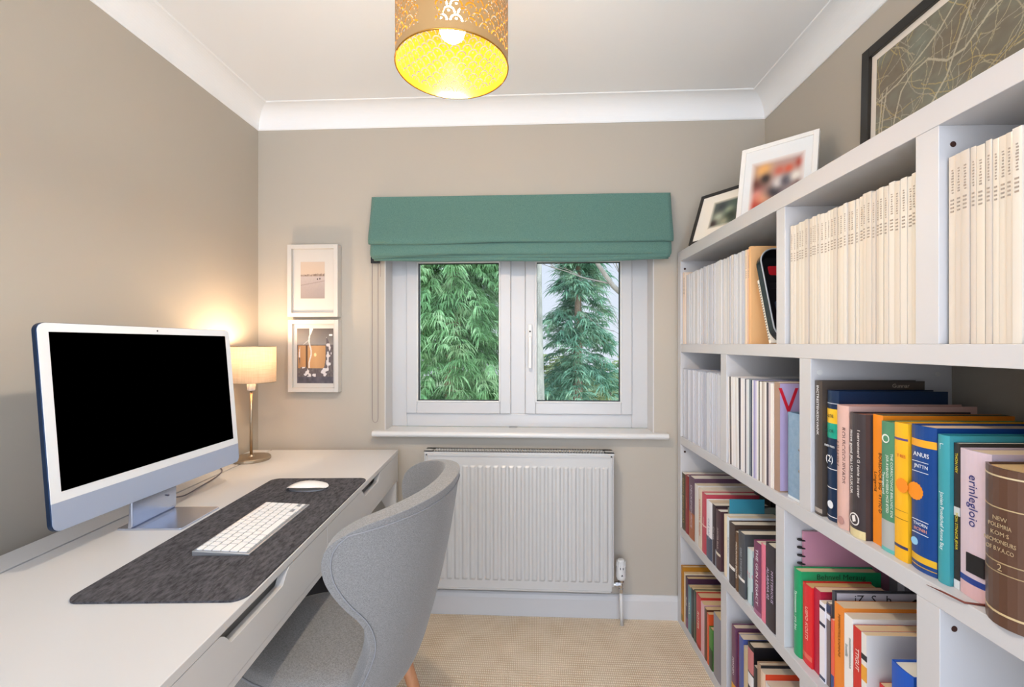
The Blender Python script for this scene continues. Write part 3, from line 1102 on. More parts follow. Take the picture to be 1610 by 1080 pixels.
def beach_(u, v):
    n1 = _n1(u, v * .3)
    hz = .60 + .02 * u
    if v > hz + .04 + .03 * n1 * (1 if u > .55 else .6):
        return mixc((.90, .80, .70), (.93, .84, .76), v)
    if v > hz - .02 + .03 * (1 - u):
        return mixc((.55, .48, .44), (.80, .72, .66), _n2(u, v))
    for (a, b_) in ((.70, .53), (.80, .535)):
        if abs(u - a) < .018 and abs(v - b_) < .022:
            return (.40, .36, .38)
    c_ = mixc((.70, .65, .64), (.86, .80, .78), v / .6)
    if abs(v - (.36 + .12 * u)) < .012:
        c_ = mixc(c_, (.62, .56, .55), .5)
    return mixc(c_, (.62, .58, .58), .12 * _n3(u, v))
_n1, _n2, _n3 = smooth_noise(1, 14), smooth_noise(2, 20), smooth_noise(3, 30)


def moody(u, v):
    c_ = mixc((.36, .33, .34), (.46, .43, .42), _n3(u, v))
    if v > .70:
        c_ = mixc((.62, .60, .58), (.36, .33, .32), (v - .7) * 2.4 + .25 * u)
        if abs((v - .72) - (u - .2) * .55) < .012 and u < .35: c_ = (.72, .70, .68)
    if .27 < v < .69 and .03 < u < .78 - .25 * max(0, .42 - v):
        c_ = mixc((.66, .48, .33), (.80, .62, .44), 1 - abs(u - .52) * 1.6 + .3 * (v - .5))
        if .24 < u < .30: c_ = (.36, .28, .23)
        if (u - .5) ** 2 + (v - .52) ** 2 < .0012: c_ = (.97, .85, .62)
    wx = .36 + .03 * math.sin(v * 14)
    if v > .28 and abs(u - wx) < (.018 + .05 * max(0, v - .88) * 6 * (v > .88)): c_ = (.90, .86, .82)
    if v < .30 or u > .80 or u < .08:
        r_ = math.hypot((u - .5) / 1.0, (v - .5) / 1.05)
        if abs(r_ - .38) < .07 and _n2(u, v) > .52: c_ = (.86, .83, .82)
        elif abs(r_ - .38) < .07: c_ = (.40, .37, .38)
    if v < .12: c_ = mixc((.30, .29, .32), (.42, .40, .43), _n1(u, v))
    if .88 < u < .97 and .865 < v < .90: c_ = (.95, .93, .90)
    return c_


def framed(name, label, cat, w_, h_, dep, bar, colr, ins, printw, printh, fn, nx, ny, off=(0, 0), matc='#f0ece6', glossy=.25):
    """picture lying in its own XZ plane, facing -Y, origin at bottom centre"""
    t = thing(name, label, cat)
    b = MB()
    b.box(-w_ / 2, -w_ / 2 + bar, 0, dep, 0, h_); b.box(w_ / 2 - bar, w_ / 2, 0, dep, 0, h_)
    b.box(-w_ / 2 + bar, w_ / 2 - bar, 0, dep, 0, bar); b.box(-w_ / 2 + bar, w_ / 2 - bar, 0, dep, h_ - bar, h_)
    b.build('frame', col(colr, .3), t, bevel=.001)
    MB().box(-w_ / 2 + bar - .002, w_ / 2 - bar + .002, ins, ins + .003, bar - .002, h_ - bar + .002).build('mount_board', col(matc, .7), t)
    MB().box(-w_ / 2 + .004, w_ / 2 - .004, dep - .004, dep - .001, .004, h_ - .004).build('backing', col('#6e655a', .8), t)
    printed('print', printw, printh, nx, ny, fn, t,
            Matrix.Translation((off[0], ins - .0006, h_ / 2 + off[1])) @ COVER, glossy)
    return t
f1 = framed('picture_frame', 'upper white box frame with a pale landscape photo and wide mount', 'picture frame', .237, .333, .040, .019, '#cdc8c1', .016, .114, .170, beach, 60, 90, (-.006, .004), '#c9c4bd')
f1.location = (-1.015, YB - .041, 1.366)
f2 = framed('picture_frame', 'lower white box frame with a dark photo of a glowing lamp', 'picture frame', .237, .333, .040, .019, '#cdc8c1', .016, .172, .254, moody, 90, 130, (.003, 0), '#cbc6bf')
f2.location = (-1.012, YB - .041, 1.019)


def blobs(lst, base, sigma=1):
    def f(u, v):
        c_ = base
        for (x_, y_, r_, cc) in lst:
            d = ((u - x_) ** 2 + (v - y_) ** 2) / (r_ * r_)
            if d < 6:
                c_ = mixc(c_, cc, math.exp(-d) * 1.1)
        return c_
    return f


def soft(fn, paper):
    def f(u, v):
        e = min(u, 1 - u, v, 1 - v) * 9
        return mixc(paper, fn(u, v), e)
    return f
gp = [(.1, .5, .2, (.35, .2, .18)), (.25, .8, .16, (.92, .68, .42)), (.3, .62, .1, (.25, .2, .18)), (.15, .3, .16, (.85, .55, .5)),
      (.3, .2, .15, (.95, .7, .55)), (.5, .35, .16, (.2, .18, .2)), (.55, .72, .1, (.80, .42, .34)), (.55, .5, .12, (.9, .85, .82)),
      (.72, .72, .09, (.85, .40, .30)), (.7, .5, .12, (.35, .33, .36)), (.86, .55, .11, (.93, .90, .85)), (.92, .8, .09, (.70, .30, .24)),
      (.93, .35, .12, (.35, .25, .25)), (.1, .08, .16, (.75, .25, .18)), (.3, .02, .12, (.4, .2, .18)), (.7, .2, .14, (.55, .50, .52))]


def c2r(xc, yc):
    a = math.atan(33 / 700)
    return xc * math.cos(a) - yc * math.sin(a), xc * math.sin(a) + yc * math.cos(a)


def stand_on(t, bl, direction, lean, z):
    """put a leaning frame's bottom-left corner at bl (room), running along direction"""
    d = Vector((direction[0], direction[1], 0)).normalized()
    wdt = t['_w']
    t.location = (bl[0] + d.x * wdt / 2, bl[1] + d.y * wdt / 2, z)
    t.rotation_euler = (-lean, 0, math.atan2(d.y, d.x))
    del t['_w']
CT = 1.65
f3 = framed('photo_frame', 'white frame with a blurred group photo leaning on the bookcase top', 'picture frame', .245, .330, .016, .016, '#f3efe9', .005, .170, .200, soft(blobs(gp, (.72, .60, .56)), (.93, .90, .88)), 50, 50, (0, .0), '#ecebe9')
f3['_w'] = .245
x_, y_ = c2r(.812, 1.625)
ddx, ddy = c2r(.70, -.715)
stand_on(f3, (x_, y_), (ddx, ddy), R(14), CT)
gb = [(.35, .7, .25, (.22, .24, .24)), (.75, .75, .25, (.30, .36, .32)), (.3, .35, .2, (.70, .72, .62)), (.6, .55, .15, (.62, .66, .55)), (.7, .3, .22, (.20, .24, .18)), (.15, .15, .15, (.25, .2, .18)), (.5, .15, .15, (.6, .6, .5))]
f4 = framed('photo_frame', 'small black frame with a blurred dark photo at the far bookcase end', 'picture frame', .270, .235, .014, .014, '#17120e', .004, .130, .125, soft(blobs(gb, (.4, .42, .38)), (.92, .88, .80)), 44, 44, (0, .005), '#f0e8da')
f4['_w'] = .270
x_, y_ = c2r(.732, 1.850)
ddx, ddy = c2r(.519, -.855)
stand_on(f4, (x_, y_), (ddx, ddy), R(22), CT)

# the framed road map on the right wall
g = random.Random(21)
roads = []
for i in range(120):
    a = g.random() * math.pi
    x0, y0 = g.random() * 1.4, g.random()
    pts = [(x0, y0)]
    for k in range(g.randint(8, 26)):
        a += g.uniform(-.35, .35)
        x0 += math.cos(a) * .03; y0 += math.sin(a) * .03
        pts.append((x0, y0))
    roads.append((pts, g.choice((.0012, .0016, .0022)), g.choice(((.80, .74, .58), (.84, .72, .42), (.74, .70, .62)))))
big = [[(.06, .70), (.035, .45), (.05, .18), (.09, .12), (.13, .2), (.17, .45), (.22, .62), (.30, .70), (.42, .72), (.55, .62), (.66, .62), (.80, .74), (1.0, .80), (1.4, .95)],
       [(.10, .72), (.07, .55), (.045, .3)], [(.17, .30), (.3, .34), (.45, .40), (.55, .52), (.62, .7), (.72, .95)],
       [(.03, .66), (.2, .70), (.36, .78), (.5, .86), (.62, .98)]]
for q in big:
    roads.append((q, .0045, (.90, .84, .72)))
grid_ = np.zeros((300, 420, 4))
for pts, r_, cc in roads:
    for (a, b_), (c1, d1) in zip(pts, pts[1:]):
        nn_ = int(max(2, math.hypot(c1 - a, d1 - b_) * 700))
        for k in range(nn_):
            x_, y_ = a + (c1 - a) * k / nn_, b_ + (d1 - b_) * k / nn_
            i0, j0 = x_ * 300, y_ * 300
            rr = .6 if r_ < .003 else 1.5
            for j in range(int(round(j0 - rr)), int(round(j0 + rr))):
                for i in range(int(round(i0 - rr)), int(round(i0 + rr))):
                    if 0 <= i < 420 and 0 <= j < 300:
                        grid_[j, i, :3] = cc; grid_[j, i, 3] = 1
m1, m2 = smooth_noise(31, 8), smooth_noise(32, 40)


def road_map(u, v):
    c_ = mixc((.47, .43, .36), (.50, .51, .45), m1(u, v) * 1.6 - .3)
    c_ = mixc(c_, (.40, .36, .31), .35 * m2(u, v))
    if v < .17 + .02 * m2(u, .5) - .1 * u + .05: c_ = mixc(c_, (.45, .40, .38), .8)
    q = grid_[min(299, int(v * 300)), min(419, int(u * 420))]
    return mixc(c_, tuple(q[:3]), .55 * q[3])
f5 = framed('map_frame', 'large black frame holding a road map against the right wall', 'picture frame', .68, .484, .022, .030, '#1c1712', .010, .58, .384, road_map, 420, 280, (0, 0), '#e6dcd0', .3)
f5.location = (1.003, 1.423 - .34, CT + .001)
f5.rotation_euler = (R(-1.2), 0, R(-90))

# ------------------------------------------------------------------ chair
CH = Vector((-.450, 1.168, 0))
ch = thing('tub_chair', 'grey upholstered winged tub chair pushed up to the white desk', 'chair', CH, R(180 - 2))
greyf = fabric_mat('grey_tweed', '#6c6a69', '#979593', 300, sheen=.25)


def interp(x, pts):
    n_ = len(pts)
    for i in range(n_ - 1):
        (a, b1), (c1, d1) = pts[i], pts[i + 1]
        if x <= c1 or i == n_ - 2:
            h_ = c1 - a
            m0 = (d1 - pts[i - 1][1]) / (c1 - pts[i - 1][0]) if i else (d1 - b1) / h_
            m1 = (pts[i + 2][1] - b1) / (pts[i + 2][0] - a) if i < n_ - 2 else (d1 - b1) / h_
            t = (x - a) / h_
            return ((2 * t ** 3 - 3 * t * t + 1) * b1 + (t ** 3 - 2 * t * t + t) * h_ * m0
                    + (-2 * t ** 3 + 3 * t * t) * d1 + (t ** 3 - t * t) * h_ * m1)


# local frame: +x towards the desk, back of the chair at -x
ZB = .400
def shell(u, v):
    s = (u - .5) * 2
    a = abs(s)
    th_max = interp(v, [(0, 80), (.12, 70), (.25, 60), (.38, 56), (.52, 62), (.64, 74), (.76, 82), (.88, 82), (.95, 75), (1.0, 62)])
    th = R(th_max) * s
    zt = .893 - .026 * a ** 2
    z = ZB + v * (zt - ZB)
    k = (z - ZB) / .485
    rx = .140 + .108 * k + .012 * math.sin(k * math.pi)      # depth (back)
    ry = .228 + .066 * k ** .8                               # half width
    ex = math.cos(th)
    x_ = -rx * (ex if ex > 0 else ex * 1.15)
    y_ = ry * math.copysign(abs(math.sin(th)) ** .85, math.sin(th)) if abs(th) < R(90) else ry * math.copysign(1 - .10 * (abs(th) - R(90)) ** 2, th)
    if v < .08:      # tuck under
        q = (1 - v / .08)
        x_ *= 1 - .12 * q * q; y_ *= 1 - .12 * q * q
    return (x_, y_, z)
sh_ = MB().grid(shell, 48, 30).build('backrest', greyf, ch, smooth=True, fix=False)
so = sh_.modifiers.new('thick', 'SOLIDIFY'); so.thickness = .042; so.offset = 1; so.use_even_offset = False
bv = sh_.modifiers.new('round', 'BEVEL'); bv.width = .015; bv.segments = 3; bv.limit_method = 'ANGLE'; bv.angle_limit = R(55)
ss = sh_.modifiers.new('sub', 'SUBSURF'); ss.levels = 1; ss.render_levels = 1
# seam that follows the edge of the shell
def offs(u, v):
    e = 1e-3
    p = Vector(shell(u, v))
    du = Vector(shell(min(u + e, 1), v)) - Vector(shell(max(u - e, 0), v))
    dv = Vector(shell(u, min(v + e, 1))) - Vector(shell(u, max(v - e, 0)))
    nn = du.cross(dv).normalized()
    c0 = Vector((0, 0, p.z))
    if nn.dot(p - c0) < 0: nn = -nn
    return p, nn
pts = [(.03, v) for v in np.linspace(.10, .955, 26)] + [(u, .955) for u in np.linspace(.05, .95, 50)] + [(.97, v) for v in np.linspace(.955, .10, 26)]
seam = []
for (u, v) in pts:
    p, nn = offs(u, v)
    seam.append(p + nn * .0008)
MB().tube(seam, .0016, 6).build('piping', col('#8b8b8e', .9), sh_, smooth=True)


def seat_pt(s, v):
    a = s * 2 * math.pi
    ca, sa = math.cos(a), math.sin(a)
    ax = .30 if ca > 0 else .125
    px_ = math.copysign(abs(ca) ** .75, ca) * ax
    py_ = math.copysign(abs(sa) ** .75, sa) * .206
    prof_ = [(0, .492), (.5, .492), (.80, .488), (.93, .478), (.985, .462), (1.0, .440), (.99, .410), (.90, .392), (.0, .390)]
    q = v * (len(prof_) - 1)
    i = min(int(q), len(prof_) - 2)
    f = q - i
    r_ = prof_[i][0] * (1 - f) + prof_[i + 1][0] * f
    z_ = prof_[i][1] * (1 - f) + prof_[i + 1][1] * f
    return (px_ * r_ + .01, py_ * r_, z_)
se = MB().grid(seat_pt, 48, 24).build('seat', greyf, ch, smooth=True)
ring = [Vector(seat_pt(k / 60, 4.1 / 8)) for k in range(61)]
MB().tube(ring, .003, 6, caps=False).build('piping', col('#8b8b8e', .9), se, smooth=True)
wood = M('oak_leg', '#c98f66', .45, var=(8, '#b97c55', (4, 4, .6)))
for (tx, ty, bx, by) in ((-.035, .14, -.145, .175), (-.035, -.14, -.145, -.175), (.20, .15, .26, .20), (.20, -.15, .26, -.20)):
    MB().tube([(tx, ty, .395), ((tx + bx) / 2, (ty + by) / 2, .2), (bx, by, 0)], [.021, .017, .0115], 16).build('leg', wood, ch, smooth=True)

# dark box under the desk
b = MB()
b.rprism(-.13, .13, -.10, .10, .03, 'z', 0, .40, 6)
o = b.build('storage_box', M('black_fabric', '#1b1a1e', .8, bump=(300, .4)), at=(-.80, 1.66, 0), bevel=.006)
tag(o, 'plain black fabric box on the floor under the desk behind the chair', 'box')

# ------------------------------------------------------------------ bookcase
BO, BR = (.649, 1.983), R(1.23)


def bw(x, y, z):
    return (BO[0] + x * math.cos(BR) - y * math.sin(BR), BO[1] + x * math.sin(BR) + y * math.cos(BR), z)


bc = thing('bookcase', 'long low white bookcase of staggered open compartments along the right wall', 'bookcase', bw(0, 0, 0), BR)
DEP, BL = .335, -2.05
b = MB().box(0, DEP, BL, .046, 1.605, 1.65).build('top_board', shelf_white, bc, bevel=.0012)
for y0, y1 in ((.008, .046), (BL, BL + .042)):
    MB().box(0, DEP, y0, y1, 0, 1.605).build('side_panel', shelf_white, bc, bevel=.0012)
for z0, z1 in ((1.205, 1.24), (.80, .835), (.40, .435), (0, .035)):
    MB().box(.0005, DEP, BL + .042, .008, z0, z1).build('shelf', shelf_white, bc, bevel=.0012)
rowz = [(1.24, 1.605), (.835, 1.205), (.435, .80), (.035, .40)]
for ri, ys in enumerate(((-.731, -1.164, -1.60), (-.387, -.833, -1.38), (-.728, -1.166, -1.60), (-.388, -.833, -1.38))):
    for y in ys:
        MB().box(.001, DEP - .001, y - (.040 if .7 < -y < .74 else .044), y, rowz[ri][0], rowz[ri][1]).build('divider', shelf_white, bc, bevel=.001)


def disc(name, mat, x, y, z, r, parent):
    o = MB().lathe([(0, .0006), (r, .0006), (r, 0)], n=16).build(name, mat, parent)
    o.matrix_local = Matrix.Translation((x, y, z)) @ Matrix.Rotation(R(90), 4, 'X')
hole_m = col('#3a1c12', .8)
for (x, y, z) in ((.024, -1.2085, 1.573), (.024, -1.2105, .767), (.018, .0075, 1.571), (.018, .0075, .367 + .4)):
    disc('fixing_hole', hole_m, x, y, z, .0048, bc)
disc('fixing_cap', gloss_white, .022, -.8775, 1.172, .007, bc)
disc('fixing_cap', gloss_white, .30, -.8775, 1.168, .006, bc)

# ------------------------------------------------------------------ books and magazines
paper = {}


def pages_mat(h):
    return M('pages_' + h.lstrip('#'), h, .9, bump=(900, .3, (.05, 1, .05)))


def cover_mesh(t, d, h, ct, bulge, mats, name):
    """U-shaped cover: far board, rounded spine, near board"""
    n = 8 if bulge else 1
    outer, inner = [(d, 0.0)], [(d, -ct)]
    for k in range(n + 1):
        f = k / n
        bx = bulge * (1 - (2 * f - 1) ** 2)
        outer.append((-bx, -t * f))
        inner.append((ct - bx * .9, -ct - (t - 2 * ct) * f))
    outer.append((d, -t)); inner.append((d, -t + ct))
    m = MB()
    k = len(outer)
    vs = [(x, y, z) for z in (0, h) for x, y in outer] + [(x, y, z) for z in (0, h) for x, y in inner]
    fs = []
    for i in range(k - 1):
        fs += [(i, i + 1, k + i + 1, k + i), (2 * k + i, 3 * k + i, 3 * k + i + 1, 2 * k + i + 1),
               (i, 2 * k + i, 2 * k + i + 1, i + 1), (k + i, k + i + 1, 3 * k + i + 1, 3 * k + i)]
    fs += [(0, k, 3 * k, 2 * k), (k - 1, 3 * k - 1, 4 * k - 1, 2 * k - 1)]
    m.add(vs, fs)
    return m


def book(row_z, y0, t, h, rec, dep, colr, kind, label, title='', tcol='#ffffff', tsize=.55, bands=(), pages='#e6d9c4',
         cat='book', name='book', group=None, cover_text=None, bulge=None, turn=0, lean=0, upright=False, lines=None, tpos=.52, gloss=.35):
    hard = kind == 'hard'
    if bulge is None:
        bulge = min(.010, t * .16) if hard else 0
    ct = .0024 if hard else .0008
    m = cover_mesh(t, dep, h, ct, bulge, None, name)
    o = m.build(name, col(colr, gloss), None)
    o.location = bw(rec, y0, row_z + .0003)
    o.rotation_euler = (lean, 0, BR + turn)
    tag(o, label, cat, group)
    gp_ = .003 if hard else .0
    MB().box(ct + .0006, dep - gp_ - .0005, -ct - .0002, -t + ct + .0002, gp_, h - gp_ - .0004).build('pages', pages_mat(pages), o)
    for bd in bands:
        z0, z1, bc_ = bd[:3]
        if hard:
            nn_ = 8
            arc = [(-(bulge + .0004) * (1 - (2 * k / nn_ - 1) ** 2) - .0003, -t * k / nn_) for k in range(nn_ + 1)]
            poly = arc + [(x_ + .0012, y_) for x_, y_ in reversed(arc)]
        else:
            poly = [(-.0004, 0), (.0008, 0), (.0008, -t - .0003), (-.0004, -t - .0003)]
        if len(bd) > 3 and bd[3] == 'wrap':
            poly = [(-.0004 - bulge, .0002), (dep * .98, .0002), (dep * .98, .0001), (-.0001, .0001)]
            MB().box(-.0004, dep * .98, -t - .0005, -t + .0003, z0 * h, z1 * h).build('cover_band', col(bc_, gloss), o)
            poly = [(-.0004, 0), (.0008, 0), (.0008, -t - .0003), (-.0004, -t - .0003)]
        MB().prism(poly, 'z', z0 * h, z1 * h).build('spine_band', col(bc_, gloss), o)
    tm = col(tcol, .5)
    if title:
        ls = title if isinstance(title, (list, tuple)) else [title]
        for i, tt in enumerate(ls):
            sz = t * tsize
            me = text_mesh(tt, sz, tm)
            ww = max(v.co.x for v in me.vertices) - min(v.co.x for v in me.vertices)
            pos = tpos[i] if isinstance(tpos, (list, tuple)) else tpos
            yy = -t / 2 if len(ls) == 1 or isinstance(tpos, (list, tuple)) else -t * (.5 + (.5 - (i + .5) / len(ls)) * .9)
            mt = UPRIGHT if upright else SPINE
            lim = t * .86 if upright else h * .80
            sx_ = min(1, lim / ww)
            letters(tt, sz, tm, o, (-bulge * (1 - (2 * (-yy / t) - 1) ** 2) - .0006, yy, h * pos), mt, 'spine_lettering', sx_)
    if cover_text:
        s_, z_, sz_, cc_, xx_ = cover_text
        letters(s_, sz_, col(cc_, .5), o, (xx_, -t - .0006, h * z_), COVER, 'cover_lettering')
    return o


def roundel(o, x, y, z, r, colr, n=20, teeth=False):
    pts_ = []
    for k in range(n * 2):
        rr = r * (1.08 if teeth and k % 2 else 1)
        pts_.append((y + rr * math.cos(math.pi * k / n), z + rr * math.sin(math.pi * k / n)))
    MB().prism(pts_, 'x', x - .0005, x).build('emblem', col(colr, .5), o)


# --- large books, right-hand compartment of the second row
Z2 = .835
o = book(Z2, -.879, .026, .318, .010, .235, '#4d443e', 'hard', 'tall dark taupe book at the far end of the large books, beside the divider', 'INCTRESTENKDKVAINK', '#f2f2f2', .42, bands=[(.02, .05, '#a59b92')], tpos=.78, pages='#3b332e', bulge=.002,
         cover_text=('Gunnar', .965, .013, '#b8a99a', .18))
o = book(Z2, -.908, .038, .298, .020, .240, '#1b2f4d', 'hard', 'navy book with yellow and teal bands on its spine', '', bands=[(.90, .905, '#c9d2dc'), (.75, .86, '#f0c02e'), (.635, .75, '#1fa38a'), (.395, .400, '#e8e8f0'), (.25, .255, '#e8e8f0'), (.03, .035, '#e8e8f0')], pages='#1a1a20')
letters('INOB', .011, col('#30332a'), o, (-.0085, -.019, .298 * .805), UPRIGHT)
letters('JK OR', .010, col('#0d3a35'), o, (-.0085, -.019, .298 * .69), UPRIGHT)
letters('mm·mm', .010, col('#eef0f4'), o, (-.0085, -.019, .298 * .575), UPRIGHT)
letters('(2)', .022, col('#eef0f4'), o, (-.0085, -.019, .298 * .475), UPRIGHT)
roundel(o, -.0075, -.021, .298 * .125, .009, '#e8ecf2')
o = book(Z2, -.952, .036, .270, .012, .270, '#d8b1a6', 'hard', 'dusty pink hardback between the banded navy book and the brown one', ['ROUSCGOUIIVADS', 'OLD·IIID'], '#6a4a48', .40, pages='#c98f7c', tpos=.60)
roundel(o, -.0062, -.02, .018, .009, '#b98c86')
o = book(Z2, -.992, .043, .259, .012, .25, '#40383a', 'hard', 'dark brown hardback with white title and white leaf emblem above a cream foot', ['I cerronnerd G ronie ins cover', 'move gond JRETOFTKUKOR'], '#efe9e6', .26, bands=[(0, .065, '#d9c999')], tpos=.60, pages='#8d5a4a')
roundel(o, -.0070, -.0215, .037, .013, '#efe9e6')
roundel(o, -.0075, -.0215, .037, .0105, '#40383a')
MB().prism([(-.0215 + .003, .030), (-.0215 + .006, .042), (-.0215 - .002, .046), (-.0215 - .005, .034)], 'x', -.0083, -.0078).build('emblem', col('#efe9e6'), o)
o = book(Z2, -1.039, .025, .262, .024, .255, '#ef8d22', 'paper', 'orange paperback with black title beside the dark brown hardback', ['BORSDOCR 5IG · 4TTIC·D', 'Longevitä'], '#3a2410', .42, tpos=.48, pages='#3c4a34')
o = book(Z2, -1.066, .032, .253, .020, .27, '#548d6c', 'hard', 'green book with a pale emblem and a grey lower spine', ['THE CORRSCTONCE BIBLLNSC SO6', 'JOR AVBNSO KVEERO MCE 8TED', 'Twwngen and'], '#e9efe9', .24, bands=[(.03, .24, '#b0b3b2'), (0, .03, '#5fb7b4')], pages='#d8c8a0', bulge=.002, tpos=.52)
roundel(o, -.0028, -.013, .253 * .87, .0085, '#e9efe9')
roundel(o, -.0033, -.014, .253 * .87, .0060, '#548d6c')
o = book(Z2, -1.1005, .029, .257, .017, .262, '#f3b521', 'hard', 'bright yellow hardback with purple lines left of the deep blue book', '', bands=[(.875, .89, '#5a4a8a'), (.36, .362, '#8a5a20'), (.30, .303, '#8a5a20'), (.09, .11, '#3a3a66')], pages='#e3b98f', bulge=.002, cover_text=None)
letters('T·RES', .008, col('#c24a2a'), o, (-.0030, -.018, .257 * .76), UPRIGHT)
roundel(o, -.0030, -.020, .257 * .55, .0125, '#f08c1e', 16, True)
o = book(Z2, -1.132, .050, .259, .022, .30, '#154387', 'hard', 'deep blue hardback with orange seal and yellow bands on its spine', '', bands=[(.855, .905, '#efa92c'), (.06, .105, '#e0b02c'), (.03, .035, '#d9a62c')], pages='#dcc0a4', bulge=.006)
letters('ANUIS', .011, col('#e9eef6'), o, (-.0066, -.0265, .259 * .80), UPRIGHT)
letters('JNTTN', .009, col('#e9eef6'), o, (-.0066, -.0265, .259 * .72), UPRIGHT)
roundel(o, -.0058, -.014, .259 * .54, .0150, '#f0901e', 16, True)
for q in (.75, .68, .345, .255):
    MB().box(-.0066, -.0056, -.040, -.008, .259 * q, .259 * q + .0008).build('spine_rule', col('#e9eef6'), o)
letters('THORN', .008, col('#e9eef6'), o, (-.0066, -.025, .259 * .32), UPRIGHT)
letters('IICINIH', .008, col('#e9a08a'), o, (-.0066, -.025, .259 * .285), UPRIGHT)
roundel(o, -.0052, -.012, .259 * .19, .007, '#8fc4e6')
o = book(Z2, -1.186, .021, .251, .020, .30, '#3f9ba6', 'hard', 'slim teal hardback with white lettering right of the deep blue book', 'Jonien Pondichef Amna Bay', '#e6f3f5', .42, pages='#3a5a48', bulge=.003, tpos=.42)
letters('L...', .009, col('#e6f3f5'), o, (-.0036, -.010, .232), SPINE)
o = book(Z2, -1.208, .0095, .241, .026, .26, '#35312f', 'paper', 'very thin dark booklet with yellow lettering between teal and lilac books', '', bands=[(.50, .56, '#c9ced0'), (.0, .06, '#dde0e4')], pages='#e9e0d0')
letters('THON NEV', .0065, col('#e2cf3a'), o, (-.0008, -.0047, .208), SPINE)
letters('MON STNNOR JEWA', .0065, col('#e2cf3a'), o, (-.0008, -.0047, .095), SPINE)
o = book(Z2, -1.219, .049, .235, .026, .26, '#d6c3cf', 'hard', 'pale lilac hardback with blue handwritten title beside the brown leather book', 'erinlegloio', '#2a2f78', .40, bands=[(.095, .135, '#27408e'), (.0, .09, '#dcb4b8')], pages='#dcc7ac', bulge=.004, tpos=.66)
MB().box(-.0050, -.0035, -.042, -.014, .235 * .17, .235 * .30).build('spine_panel', dark, o)
o = book(Z2, -1.272, .078, .226, .012, .24, '#5b4032', 'hard', 'thick brown leather volume with gilt lines at the near end of the row', '', bands=[(.945, .955, '#cdbb97'), (.745, .752, '#b9a37c'), (.40, .407, '#a58f6c'), (.335, .341, '#a58f6c'), (.075, .088, '#c8b187')], pages='#c9a878', bulge=.020, gloss=.3)
for i, (tx_, zz) in enumerate((('NEW', .68), ('POLEMRIA', .635), ('KOM·S', .585), ('NICMONEURS', .535), ('OF B.V.A.CO', .485), ('2', .37))):
    letters(tx_, .0085 if tx_ != '2' else .014, col('#b49f7c'), o, (-.0206, -.040, .226 * zz), UPRIGHT, sx=.8 if len(tx_) > 6 else 1)
b = MB().tube([bw(.045, -1.262, Z2 + .003), bw(.02, -1.262, Z2 + .0015), bw(-.002, -1.255, Z2 + .001), bw(-.006, -1.225, Z2 + .000), bw(-.003, -1.19, Z2 - .006)], [.002, .0018, .0016, .0014, .0004], 6)
tag(b.build('bookmark_ribbon', col('#6e2f22', .7), smooth=True), 'thin dark red bookmark ribbon trailing over the shelf edge', 'ribbon')

